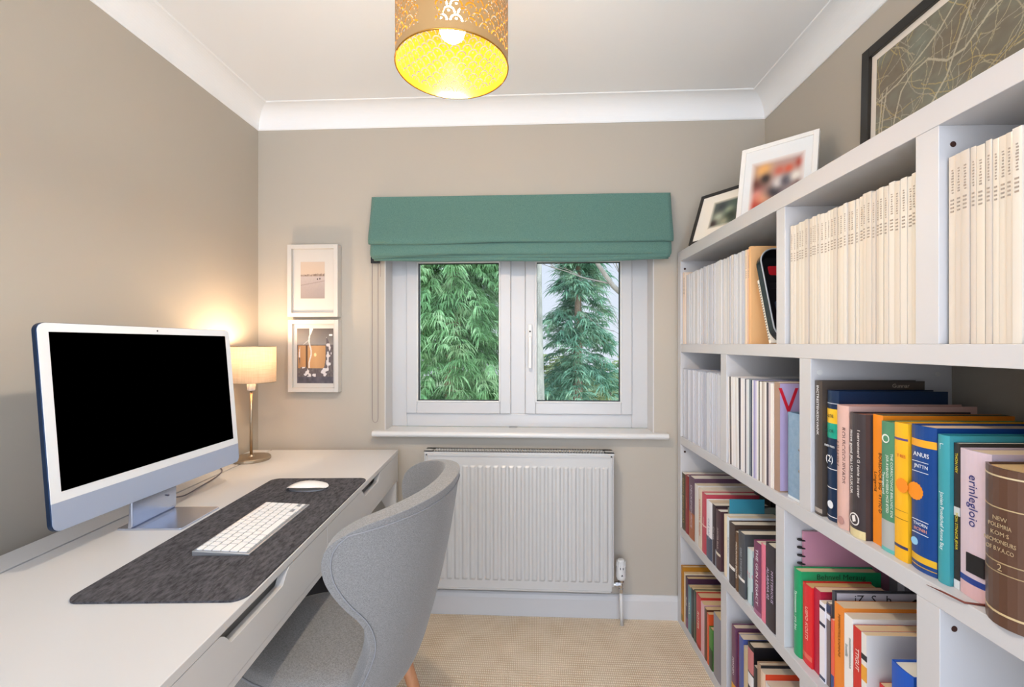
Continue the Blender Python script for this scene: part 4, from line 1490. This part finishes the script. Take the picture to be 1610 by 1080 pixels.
# --- third row, far compartment
Z3 = .435
T3 = [
 (.006, .040, .243, .005, .19, '#4c3f26', 'paper', 'olive-brown book at the far wall end of the third shelf', 'GREEN BOEN JEGAS', '#b5a06a', .55, ()),
 (-.035, .038, .245, .005, .19, '#8e1218', 'hard', 'deep red hardback beside the olive-brown book on the third shelf', 'LAOSEW', '#e08a6a', .3, ()),
 (-.077, .060, .256, .005, .21, '#64465a', 'hard', 'purple book with an orange foot on the third shelf', 'DECKENDURICE', '#d8ccd8', .4, ((0, .42, '#a8603a'),)),
 (-.140, .036, .240, .005, .20, '#d9d5d2', 'paper', 'off-white paperback next to the purple and orange book', '', '#c0b9b0', .4, ()),
 (-.178, .034, .235, .005, .20, '#e2d0bc', 'paper', 'cream paperback with small orange title on the third shelf', 'KOSENDAL ERDEN', '#c8643a', .5, ()),
 (-.214, .040, .230, .005, .20, '#c4485a', 'hard', 'rose-red hardback in the middle of the far third shelf', 'mosing', '#f0d0c8', .35, ((.45, .47, '#efc7c0'),)),
 (-.256, .050, .216, .005, .19, '#f1eef2', 'hard', 'white hardback with a slate blue lower spine', 'OLE LANE', '#9ba6bc', .35, ((0, .38, '#4d566c'),)),
 (-.309, .028, .219, .005, .19, '#3a2b30', 'paper', 'dark plum paperback beside the white and slate book', 'Cri vas', '#cfc3c6', .6, ((0, .28, '#a7a9b4'),)),
 (-.340, .036, .211, .005, .18, '#4c3138', 'hard', 'dark maroon hardback crossed by one cream band', 'JUNTER ELLA', '#d9c4bc', .35, ((.24, .28, '#e8dcc8'),)),
 (-.379, .010, .230, .030, .17, '#7d867d', 'hard', 'thin grey-green hardback standing taller than its cream neighbour', '', '#ffffff', .4, ()),
 (-.3935, .0205, .212, .010, .17, '#ead9bd', 'paper', 'cream spine right of the grey-green hardback', '', '#c0b090', .4, ()),
 (-.415, .025, .214, .010, .17, '#e2eaf4', 'paper', 'icy white paperback with tiny grey lettering', 'PUBLICATION 11', '#8a93a8', .35, ()),
 (-.443, .040, .208, .005, .17, '#4a3a33', 'hard', 'dark brown hardback with a cream ring low on its spine', '', '#c8b090', .4, ((.26, .31, '#f0ece6'), (.0, .26, '#3a3234'))),
 (-.488, .018, .192, .005, .16, '#6a4a2c', 'paper', 'narrow brown paperback with bold white slanting title', 'MOUNTAIN BONES', '#f4ead8', .75, ()),
 (-.508, .040, .204, .005, .20, '#4b4c50', 'hard', 'slate grey hardback with a cream ring low on its spine', 'ORD STIHESTID', '#b8bcc4', .35, ((.25, .29, '#f0ece6'),)),
 (-.552, .030, .168, .012, .15, '#cfe3e6', 'paper', 'small pale blue paperback with pink spots and green foot', 'hof', '#d88aa0', .4, ((0, .25, '#3f6a5c'), (.5, .56, '#e89ab0'))),
 (-.586, .016, .150, .012, .15, '#56607e', 'paper', 'small blue-grey booklet left of the purple book', '', '#ffffff', .4, ()),
 (-.605, .040, .215, .005, .17, '#7d3a5e', 'hard', 'purple hardback with large white slanted title', 'THE GUN LEGACY', '#f4eef4', .50, ((0, .06, '#a86a8a'),)),
 (-.647, .022, .225, .005, .17, '#e77a92', 'paper', 'pink paperback between the purple book and the last black one', '', '#ffffff', .4, ()),
 (-.671, .046, .238, .005, .17, '#33292f', 'hard', 'black hardback with lilac title against the third shelf divider', ['MYSTERIOUS', 'ALABAMA 02'], '#cdb8d4', .34, ()),
]
for q in T3:
    book(Z3, q[0], q[1], q[2], q[3], q[4], q[5], q[6], q[7], q[8], q[9], q[10], q[11], pages=random.choice(('#e6dccb', '#efe8de', '#dccdb4')), bulge=.0015)
for i, (y, t, h, cc, lb) in enumerate(((-.30, .05, .29, '#17171b', 'black book in the back rank of the third shelf, farthest one'),
                                   (-.37, .04, .28, '#1f2a38', 'dark navy book in the back rank of the third shelf'),
                                   (-.43, .035, .27, '#6e2426', 'dull red book in the back rank of the third shelf'),
                                   (-.48, .04, .285, '#222b44', 'ink blue book in the back rank next to the dull red one'),
                                   (-.54, .06, .27, '#2c2a2e', 'charcoal book in the back rank nearest the third shelf divider'))):
    book(Z3, y, t, h, .222, .10, cc, 'paper', lb, 'NORD', '#c8c4bc', .5)
o = book(Z3, -.3895, .0028, .262, .030, .12, '#3a8fa8', 'paper', 'thin turquoise board book standing behind the cream one')

# --- third row, right compartment
book(Z3, -.782, .030, .222, .018, .20, '#1c9a63', 'hard', 'emerald green hardback with black title on its cover', 'Sasusesunn · yrs bas', '#dff2e6', .42, pages='#d8c39b', cover_text=('Behnvel Meraug', .945, .019, '#0d3a24', .10), bulge=.004)
book(Z3, -.813, .036, .200, .022, .17, '#e02a2e', 'hard', 'bright red hardback right of the emerald green one', 'USPO KOSTS', '#f8c8b8', .40, pages='#d9b27c', bands=((.08, .14, '#e86a5a'),), bulge=.002)
book(Z3, -.851, .024, .206, .026, .16, '#b8173c', 'paper', 'crimson paperback beside the bright red hardback', '', pages='#e8c8a8')
book(Z3, -.877, .018, .188, .022, .15, '#f2eef4', 'paper', 'white paperback with small dark squares on its spine', '', bands=((.91, .95, '#2a2c44'), (.70, .74, '#2a2c44'), (.02, .06, '#3c4660')))
book(Z3, -.896, .012, .196, .026, .16, '#7a6a68', 'paper', 'thin grey-brown paperback with a navy top', '', bands=((.88, .98, '#2a3358'), (.80, .86, '#e8e8f2')))
o = book(Z3, -.909, .010, .230, .030, .26, '#42454c', 'hard', 'tall charcoal book with big serif letters on a pale cover', 'if', '#e8e4e0', .6, bands=(), pages='#efeaf0', bulge=.0)
MB().box(.004, .258, -.0106, -.0100, .002, .228).build('front_cover', col('#b9b6be', .3), o)
letters('iZ  S . b', .027, col('#17171c'), o, (.085, -.0110, .214), COVER, 'cover_lettering')
MB().prism([(.16, .200), (.18, .216), (.20, .219), (.225, .214), (.25, .205), (.25, .19), (.16, .19)], 'y', -.0112, -.0106).build('cover_figure', col('#1a1a20'), o)
book(Z3, -.920, .008, .170, .020, .14, '#e8664e', 'paper', 'small salmon booklet in front of the tall charcoal book', '', bands=((0, .25, '#33508a'),))
book(Z3, -.929, .030, .216, .022, .25, '#f08c2e', 'paper', 'orange paperback with dark lettering and cream page edges', 'MMMINTKILKNMNNI', '#7a3a10', .34, pages='#dcc2a2', tpos=.68)
book(Z3, -.960, .025, .208, .022, .20, '#f4f1ee', 'paper', 'white paperback with slim dark title right of the orange one', ['mommnnnnon', 'Inntilk'], '#5a6a68', .45, pages='#d9cdbb', tpos=.62)
book(Z3, -.987, .022, .198, .022, .19, '#cf2f2a', 'paper', 'red paperback with the tall white title TTIGUT', ['TTIGUT', ], '#f8ece4', .62, pages='#e2c49c', tpos=.66)
book(Z3, -1.010, .014, .198, .022, .20, '#ece6e0', 'paper', 'cream paperback with an orange patch and plain grey-blue cover', '', bands=((.50, .66, '#f0a83a'), (.72, .78, '#2a2a30')), pages='#e4c8a0')
o = book(Z3, -1.100, .048, .203, .012, .20, '#1557c0', 'hard', 'large cobalt blue book with white letters at the near end', ['Long', 'Sa'], '#f4f6fa', .60, pages='#efe9dd', tpos=.40, bulge=.003)
book(Z3, -1.035, .018, .110, .040, .14, '#c8262c', 'paper', 'short red book tucked behind the cobalt blue one', '', pages='#e6c8a0')
# back rank of that compartment
sn = book(Z3, -.772, .007, .312, .045, .22, '#c98fa4', 'paper', 'pink spiral notebook standing behind the emerald green book', name='notebook', cat='notebook', pages='#c9b8c0')
b = MB()
for k in range(14):
    zc = .02 + k * .0205
    b.tube([(-.004 + .009 * math.cos(a_), -.0035 + .0045 * math.sin(a_), zc + .003 * math.sin(a_ / 2)) for a_ in [2 * math.pi * q / 12 for q in range(12)]], .0022, 6)
b.build('spiral_binding', dark, sn, smooth=True)
book(Z3, -.845, .020, .300, .232, .10, '#a9b0bd', 'paper', 'plain grey-blue folder in the back rank behind the pink notebook', name='folder', cat='folder')
for y, t, h, cc, lb in ((-.955, .035, .255, '#32485a', 'dark teal book in the back rank behind the orange paperback'),
                        (-.993, .030, .262, '#1d1a1e', 'black book in the back rank beside the dark teal one'),
                        (-1.026, .030, .258, '#a32a2e', 'red book in the back rank behind the red title'),
                        (-1.060, .035, .258, '#27345c', 'navy book in the back rank, second from the divider'),
                        (-1.100, .040, .235, '#5c2430', 'maroon book in the back rank against the near divider')):
    book(Z3, y, t, h, .262 if y < -.92 else .23, .065, cc, 'paper', lb, 'KELLER', '#d9d2c8', .5)

# --- bottom row, far compartment
Z4 = .035
T4 = [
 (.004, .022, .236, .000, .20, '#b57a22', 'hard', 'ochre hardback at the far end of the bottom shelf', '', ((.0, .12, '#8a6a20'),)),
 (-.020, .018, .218, .004, .20, '#e3cfae', 'paper', 'cream book beside the ochre hardback on the bottom shelf', '', ()),
 (-.039, .030, .212, .004, .20, '#4a2a44', 'hard', 'dark purple book with black cover on the bottom shelf', 'PLUM', ((0, .2, '#7a4a6a'),)),
 (-.070, .032, .190, .004, .18, '#5e8e96', 'paper', 'muted teal paperback on the bottom shelf', 'KARLA', ()),
 (-.104, .026, .198, .004, .18, '#1d1f22', 'paper', 'black paperback between the teal and dark green books', '', ()),
 (-.132, .025, .204, .004, .18, '#3a4a38', 'hard', 'dark green hardback left of the red one at the bottom', '', ()),
 (-.159, .044, .208, .004, .19, '#c22f28', 'hard', 'tomato red hardback with pale lettering on the bottom shelf', 'ROTER', ((0, .06, '#8e2420'),)),
 (-.205, .032, .200, .004, .18, '#dcaeb2', 'paper', 'pale pink paperback on the bottom shelf', '', ()),
 (-.239, .022, .196, .004, .18, '#5e3a26', 'paper', 'chestnut brown paperback beside the pale pink one', '', ()),
 (-.263, .018, .190, .004, .18, '#d8562c', 'paper', 'burnt orange paperback beside a scarlet cover', '', ()),
 (-.283, .030, .150, .004, .16, '#3f7f33', 'hard', 'short leaf green hardback on the bottom shelf', '', ((0, .5, '#1f3a20'),)),
 (-.322, .055, .228, .004, .22, '#8a8790', 'paper', 'wide plain grey file box next to the bottom divider', '', ()),
]
for q in T4:
    o = book(Z4, q[0], q[1], q[2], q[3], q[4], q[5], q[6], q[7], q[8], '#e8dcc8', .5, q[9], pages='#d8be94', bulge=.0012)
    if 'file box' in q[7]:
        o.name = 'file_box'; o['category'] = 'box'
tag(MB().box(0, .03, -.022, 0, 0, .012).build('eraser', col('#2f5f86'), at=bw(.16, -.075, Z4 + .2126)), 'tiny blue box lying on top of the bottom shelf books', 'box')
T5 = [
 (-.463, .028, .272, .004, .17, '#6a405c', 'hard', 'tall plum hardback with a golden foot on the lower shelf', 'SONNEN', ((0, .30, '#e0a020'),)),
 (-.493, .020, .262, .010, .16, '#7a2a52', 'paper', 'magenta paperback beside the tall plum hardback', '', ((0, .30, '#d86a20'),)),
 (-.515, .028, .270, .004, .17, '#46589c', 'paper', 'blue-violet paperback on the lower shelf', '', ((0, .26, '#b89a6a'),)),
 (-.545, .024, .255, .004, .17, '#c9b490', 'paper', 'sand coloured paperback left of the black and pink one', '', ()),
 (-.571, .034, .286, .004, .19, '#141318', 'hard', 'black book with a pink striped figure on its spine', '', ((.70, .95, '#c9767a'), (.55, .68, '#e8e6e8'))),
 (-.607, .018, .238, .004, .16, '#24262c', 'paper', 'thin black paperback with pale script on the lower shelf', 'Quarterly', ()),
 (-.626, .018, .262, .004, .18, '#a88a72', 'hard', 'taupe hardback with a black cover on the lower shelf', '', ()),
 (-.645, .024, .254, .004, .18, '#e8cdb4', 'paper', 'peach paperback with red cover lettering NF HOT IN', '', ()),
 (-.671, .034, .238, .004, .17, '#e8e2de', 'paper', 'off-white paperback on the lower shelf nearest the camera', '', ()),
 (-.707, .034, .232, .004, .17, '#d0dcec', 'paper', 'pale blue paperback last in line on the lower shelf', '', ()),
]
for q in T5:
    o = book(Z4, q[0], q[1], q[2], q[3], q[4], q[5], q[6], q[7], q[8], '#efe6ec', .5, q[9], pages='#d6c6b0', bulge=.0012,
             cover_text=('NF HOT IN', .90, .022, '#f0b088', .080) if 'peach' in q[7] else None)
    if 'peach' in q[7]:
        MB().box(.001, .175, -.0245, -.0240, .18, .2538).build('cover_band', col('#d8421c'), o)
    if 'taupe' in q[7]:
        MB().box(.001, .175, -.0188, -.0180, .001, .2618).build('cover_band', dark, o)

# --- magazines
inkm = col('#9a8e83', .6)
inkd = col('#6d645c', .6)


def mag_meshes(t, h, d, cc, pg, k):
    key = (round(t, 4), round(h, 3), cc, k)
    if key in paper:
        return paper[key]
    cm = cover_mesh(t, d, h, .0005, .0004, None, 'magazine').mesh('magazine', col(cc, .22))
    pm = MB().box(.0008, d - .0005, -.0006, -t + .0006, .0004, h - .0003).mesh('pages', pages_mat(pg))
    b = MB()
    rr = random.Random(k)
    for i in range(4):      # the stacked issue number
        z = h * .70 + i * .0062
        b.box(-.0010, -.0003, -t * .28, -t * .72, z, z + .0026)
    z = h * .80
    for i in range(9):      # faint run of small title letters
        b.box(-.0009, -.0003, -t * (.36 + .1 * rr.random()), -t * (.60 + .1 * rr.random()), z, z + .0018 + .001 * rr.random())
        z += .0046
    lm = b.mesh('spine_lettering', [inkm])
    paper[key] = (cm, pm, lm)
    return paper[key]


def magazine(row_z, y, t, h, rec, d, cc, pg, label, group, lean=0, k=0, letter=True, turn=0):
    cm, pm, lm = mag_meshes(t, h, d, cc, pg, k)
    o = bpy.data.objects.new('magazine', cm)
    C.objects.link(o)
    o.location = bw(rec, y, row_z + .0003)
    o.rotation_euler = (lean, 0, BR + turn)
    tag(o, label, 'magazine', group)
    for nm, me in (('pages', pm),) + ((('spine_lettering', lm),) if letter else ()):
        c = bpy.data.objects.new(nm, me)
        C.objects.link(c)
        c.parent = o
    return o


ORD = ['', 'first', 'second', 'third', 'fourth', 'fifth', 'sixth', 'seventh', 'eighth', 'ninth', 'tenth', 'eleventh', 'twelfth', 'thirteenth',
       'fourteenth', 'fifteenth', 'sixteenth', 'seventeenth', 'eighteenth', 'nineteenth']
TENS = ['', '', 'twent', 'thirt', 'fort', 'fift', 'sixt']


def ordinal(k):
    if k < 20: return ORD[k]
    t_, u1 = divmod(k, 10)
    return TENS[t_] + 'ieth' if u1 == 0 else TENS[t_] + 'y-' + ORD[u1]


def fill(row_z, y0, y1, tset, h, rec, d, cols, pg, label, group, hv=.002, letter=True):
    y = y0
    g = random.Random(int(abs(y0) * 1000) + int(row_z * 100))
    n = 0

    while True:
        t = g.choice(tset)
        if y - t < y1: break
        magazine(row_z, y, t, h + g.choice((-hv, 0, 0, hv)), rec + g.choice((0, .0015, .003)), d, g.choice(cols), pg, label % ordinal(n + 1), group, k=n % 3, letter=letter)
        y -= t + g.choice((.0003, .0003, .0005, .0012))
        n += 1
    return y
cream = ('#d6cdc0', '#d0c6b9', '#dad3c9', '#cbc1b6')
whites = ('#d2d1d3', '#c9c8cc', '#d9d8d9', '#bfbfc6', '#cfcac6')
magazine(1.24, .004, .013, .313, .008, .21, '#e8d2bd', '#d0c4b4', 'first cream magazine against the far side panel with small spine lettering', 'far end magazines', k=1)
magazine(1.24, -.010, .013, .310, .008, .21, '#ead9c8', '#d0c4b4', 'second cream magazine from the far side panel, left of a dark slit', 'far end magazines', k=2)
y = fill(1.24, -.034, -.548, (.0085, .0095, .011, .0125), .298, .010, .21, whites, '#cfcac4', 'white-spined magazine, %s from the left of the white run in the far top compartment', 'magazines in the far top compartment', letter=False)
magazine(1.24, y - .001, .013, .296, .010, .21, '#ead2b4', '#cfcac4', 'beige magazine with small lettering ending the far top row', None, k=1)
magazine(1.24, y - .016, .012, .296, .010, .21, '#e7b9a6', '#cfcac4', 'salmon-spined magazine beside the beige one, left of the tray', None, k=2)
magazine(1.24, y - .031, .014, .300, .006, .21, '#e2b27e', '#cfcac4', 'tan magazine standing right before the small notepad and tray', None, k=0, letter=False)
fill(1.24, -.778, -1.156, (.0085, .0095, .0115, .0135), .307, .010, .215, cream, '#cfc6b8', 'cream-spined magazine, %s from the left in the middle top compartment', 'magazines in the middle top compartment')
fill(1.24, -1.213, -1.46, (.0085, .0105, .0125), .308, .010, .215, cream, '#cfc6b8', 'cream-spined magazine, %s from the left in the near top compartment', 'magazines in the near top compartment')
fill(Z2, .004, -.380, (.0075, .009, .011), .296, .006, .215, ('#cdced5', '#c4c5ce', '#d2d3d8', '#b5b8c4'), '#c9cad2', 'white magazine, %s from the left in the far compartment of the second row', 'magazines in the far second-row compartment', letter=False)
y = -.436
cl = ['#efe9e4', '#6a5e5c', '#efece9', '#e8e5e6', '#f0eeee', '#e2dcd8', '#f2f0ee', '#4a434a', '#eeecee', '#efe9e6', '#e9e7ea', '#6e6a72', '#eceaec', '#d9dfe2', '#7a868e', '#3a4258', '#efeff2', '#a9a2cc', '#d9d4e4', '#f0eeec', '#5c554c', '#efedea', '#b5aaa2', '#d9cfc6', '#f2efec', '#4e4450', '#cfc0c4', '#f4efe9', '#f1e9e0']
desc = {'#6a5e5c': 'grey-brown', '#4a434a': 'dark mottled', '#6e6a72': 'mid grey', '#7a868e': 'slate', '#3a4258': 'navy', '#a9a2cc': 'lavender', '#5c554c': 'dark olive', '#b5aaa2': 'warm grey', '#4e4450': 'dark plum', '#d9dfe2': 'very pale blue'}
for i, cc in enumerate(cl):
    t = (.0062, .0078, .009, .0105)[(i * 7) % 4]
    lab = '%s magazine between paler ones left of the blue magazine file' % desc[cc] if cc in desc else 'white magazine, %s of the mixed row left of the blue magazine file' % ordinal(i + 1)
    magazine(Z2, y, t, .294 + (i % 3) * .001, .007, .215, cc, '#d9d4d0', lab, 'mixed magazines beside the blue file', lean=-.02 if i < 8 else 0, k=i % 3, letter=False)
    y -= t + .0007 + (.0012 if i < 8 else 0)
print('mixed end', y)
vm = book(Z2, min(y - .002, -.698), .026, .300, .008, .215, '#a98a76', 'paper', 'thick brown-spined magazine with a lilac cover and red letters VO', name='magazine', cat='magazine', pages='#e6e0da')
MB().box(.001, .21, -.0268, -.0262, .004, .297).build('front_cover', col('#b9a9cf', .25), vm)
letters('VO', .105, col('#d01f34', .4), vm, (.060, -.0272, .245), COVER, 'cover_lettering', .85)
mf = thing('magazine_file', 'blue cardboard magazine file at the near end of the second row', 'file box', bw(.012, -.766, Z2 + .0004), BR)
blue = M('blue_card', '#7f9cb8', .7, bump=(120, .2), var=(60, '#8fa9c2'))
b = MB()
b.box(0, .002, -.058, 0, 0, .225)
b.box(0, .24, -.002, 0, 0, .225)
b.prism([(0, 0), (.24, 0), (.24, .29), (.20, .29), (.02, .228), (0, .228)], 'y', -.058, -.0565)
b.box(0, .24, -.058, 0, 0, .002)
b.box(.238, .24, -.058, 0, 0, .29)
b.build('box_body', blue, mf)
MB().box(-.0006, .001, -.058, 0, .0, .006).build('bottom_edge', col('#dfe6ec'), mf)
for z in (.08, .135):
    o = MB().lathe([(0, .002), (.0035, .0015), (.004, 0)], n=12).build('rivet', chrome, mf)
    o.matrix_local = Matrix.Translation((-.0003, -.050, z)) @ Matrix.Rotation(R(-90), 4, 'Y')

# notepad and tray leaning in the far top compartment
npd = thing('notepad', 'white spiral notepad leaning under the black tray', 'notepad', bw(.012, -.676, 1.2404), BR)
npd.rotation_euler = (R(-19), 0, BR)
MB().box(0, .15, -.009, 0, .001, .20).build('pages', col('#ece6da', .8), npd)
b = MB()
for k in range(22):
    b.box(-.0014, .0, -.0072, -.002, .012 + k * .0082, .0155 + k * .0082)
b.build('spiral_binding', col('#8a8478', .5), npd)
ty = thing('serving_tray', 'black tray with a red and grey pattern leaning against the magazines', 'tray', bw(.010, -.690, 1.2408), BR)
ty.rotation_euler = (R(-19), 0, BR)
b = MB()
blackp = M('black_lacquer', '#141318', .2)
oo = rrect(0, .31, 0, .290, .045, 8)
ii = rrect(.013, .297, .013, .277, .034, 8)
n_ = len(oo)
vs = [(x, 0, z) for x, z in oo] + [(x, -.028, z) for x, z in oo] + [(x, -.028, z) for x, z in rrect(.004, .306, .004, .286, .043, 8)] + [(x, -.004, z) for x, z in ii]
fs = []
for k in range(n_):
    k2 = (k + 1) % n_
    for a in range(3):
        fs.append((a * n_ + k, a * n_ + k2, (a + 1) * n_ + k2, (a + 1) * n_ + k))
fs += [tuple(range(n_)), tuple(range(3 * n_, 4 * n_))[::-1]]
b.add(vs, fs)
b.build('tray_body', blackp, ty, smooth=False)
edge = [(x, -.028, z) for x, z in oo]
MB().tube(edge + edge[:1], .0022, 6).build('tray_rim', col('#9aa0a8', .3), ty, smooth=True)
g = random.Random(4)
for i, (x0, z0, w0, h0, cc) in enumerate(((.030, .215, .035, .03, '#d2222e'), (.045, .13, .03, .035, '#c83048'), (.02, .17, .028, .02, '#17151a'), (.06, .07, .028, .05, '#c42a3c'),
                                          (.05, .17, .05, .03, '#3a4a48'), (.03, .10, .02, .03, '#4a5a70'), (.09, .10, .05, .05, '#d2222e'), (.09, .19, .06, .05, '#4a5048'), (.17, .06, .06, .06, '#c83048'), (.17, .15, .07, .07, '#5a6a78'))):
    MB().rprism(x0, x0 + w0, z0, z0 + h0, .006, 'y', -.0050, -.0040, 3).build('tray_pattern', col(cc, .3), ty)
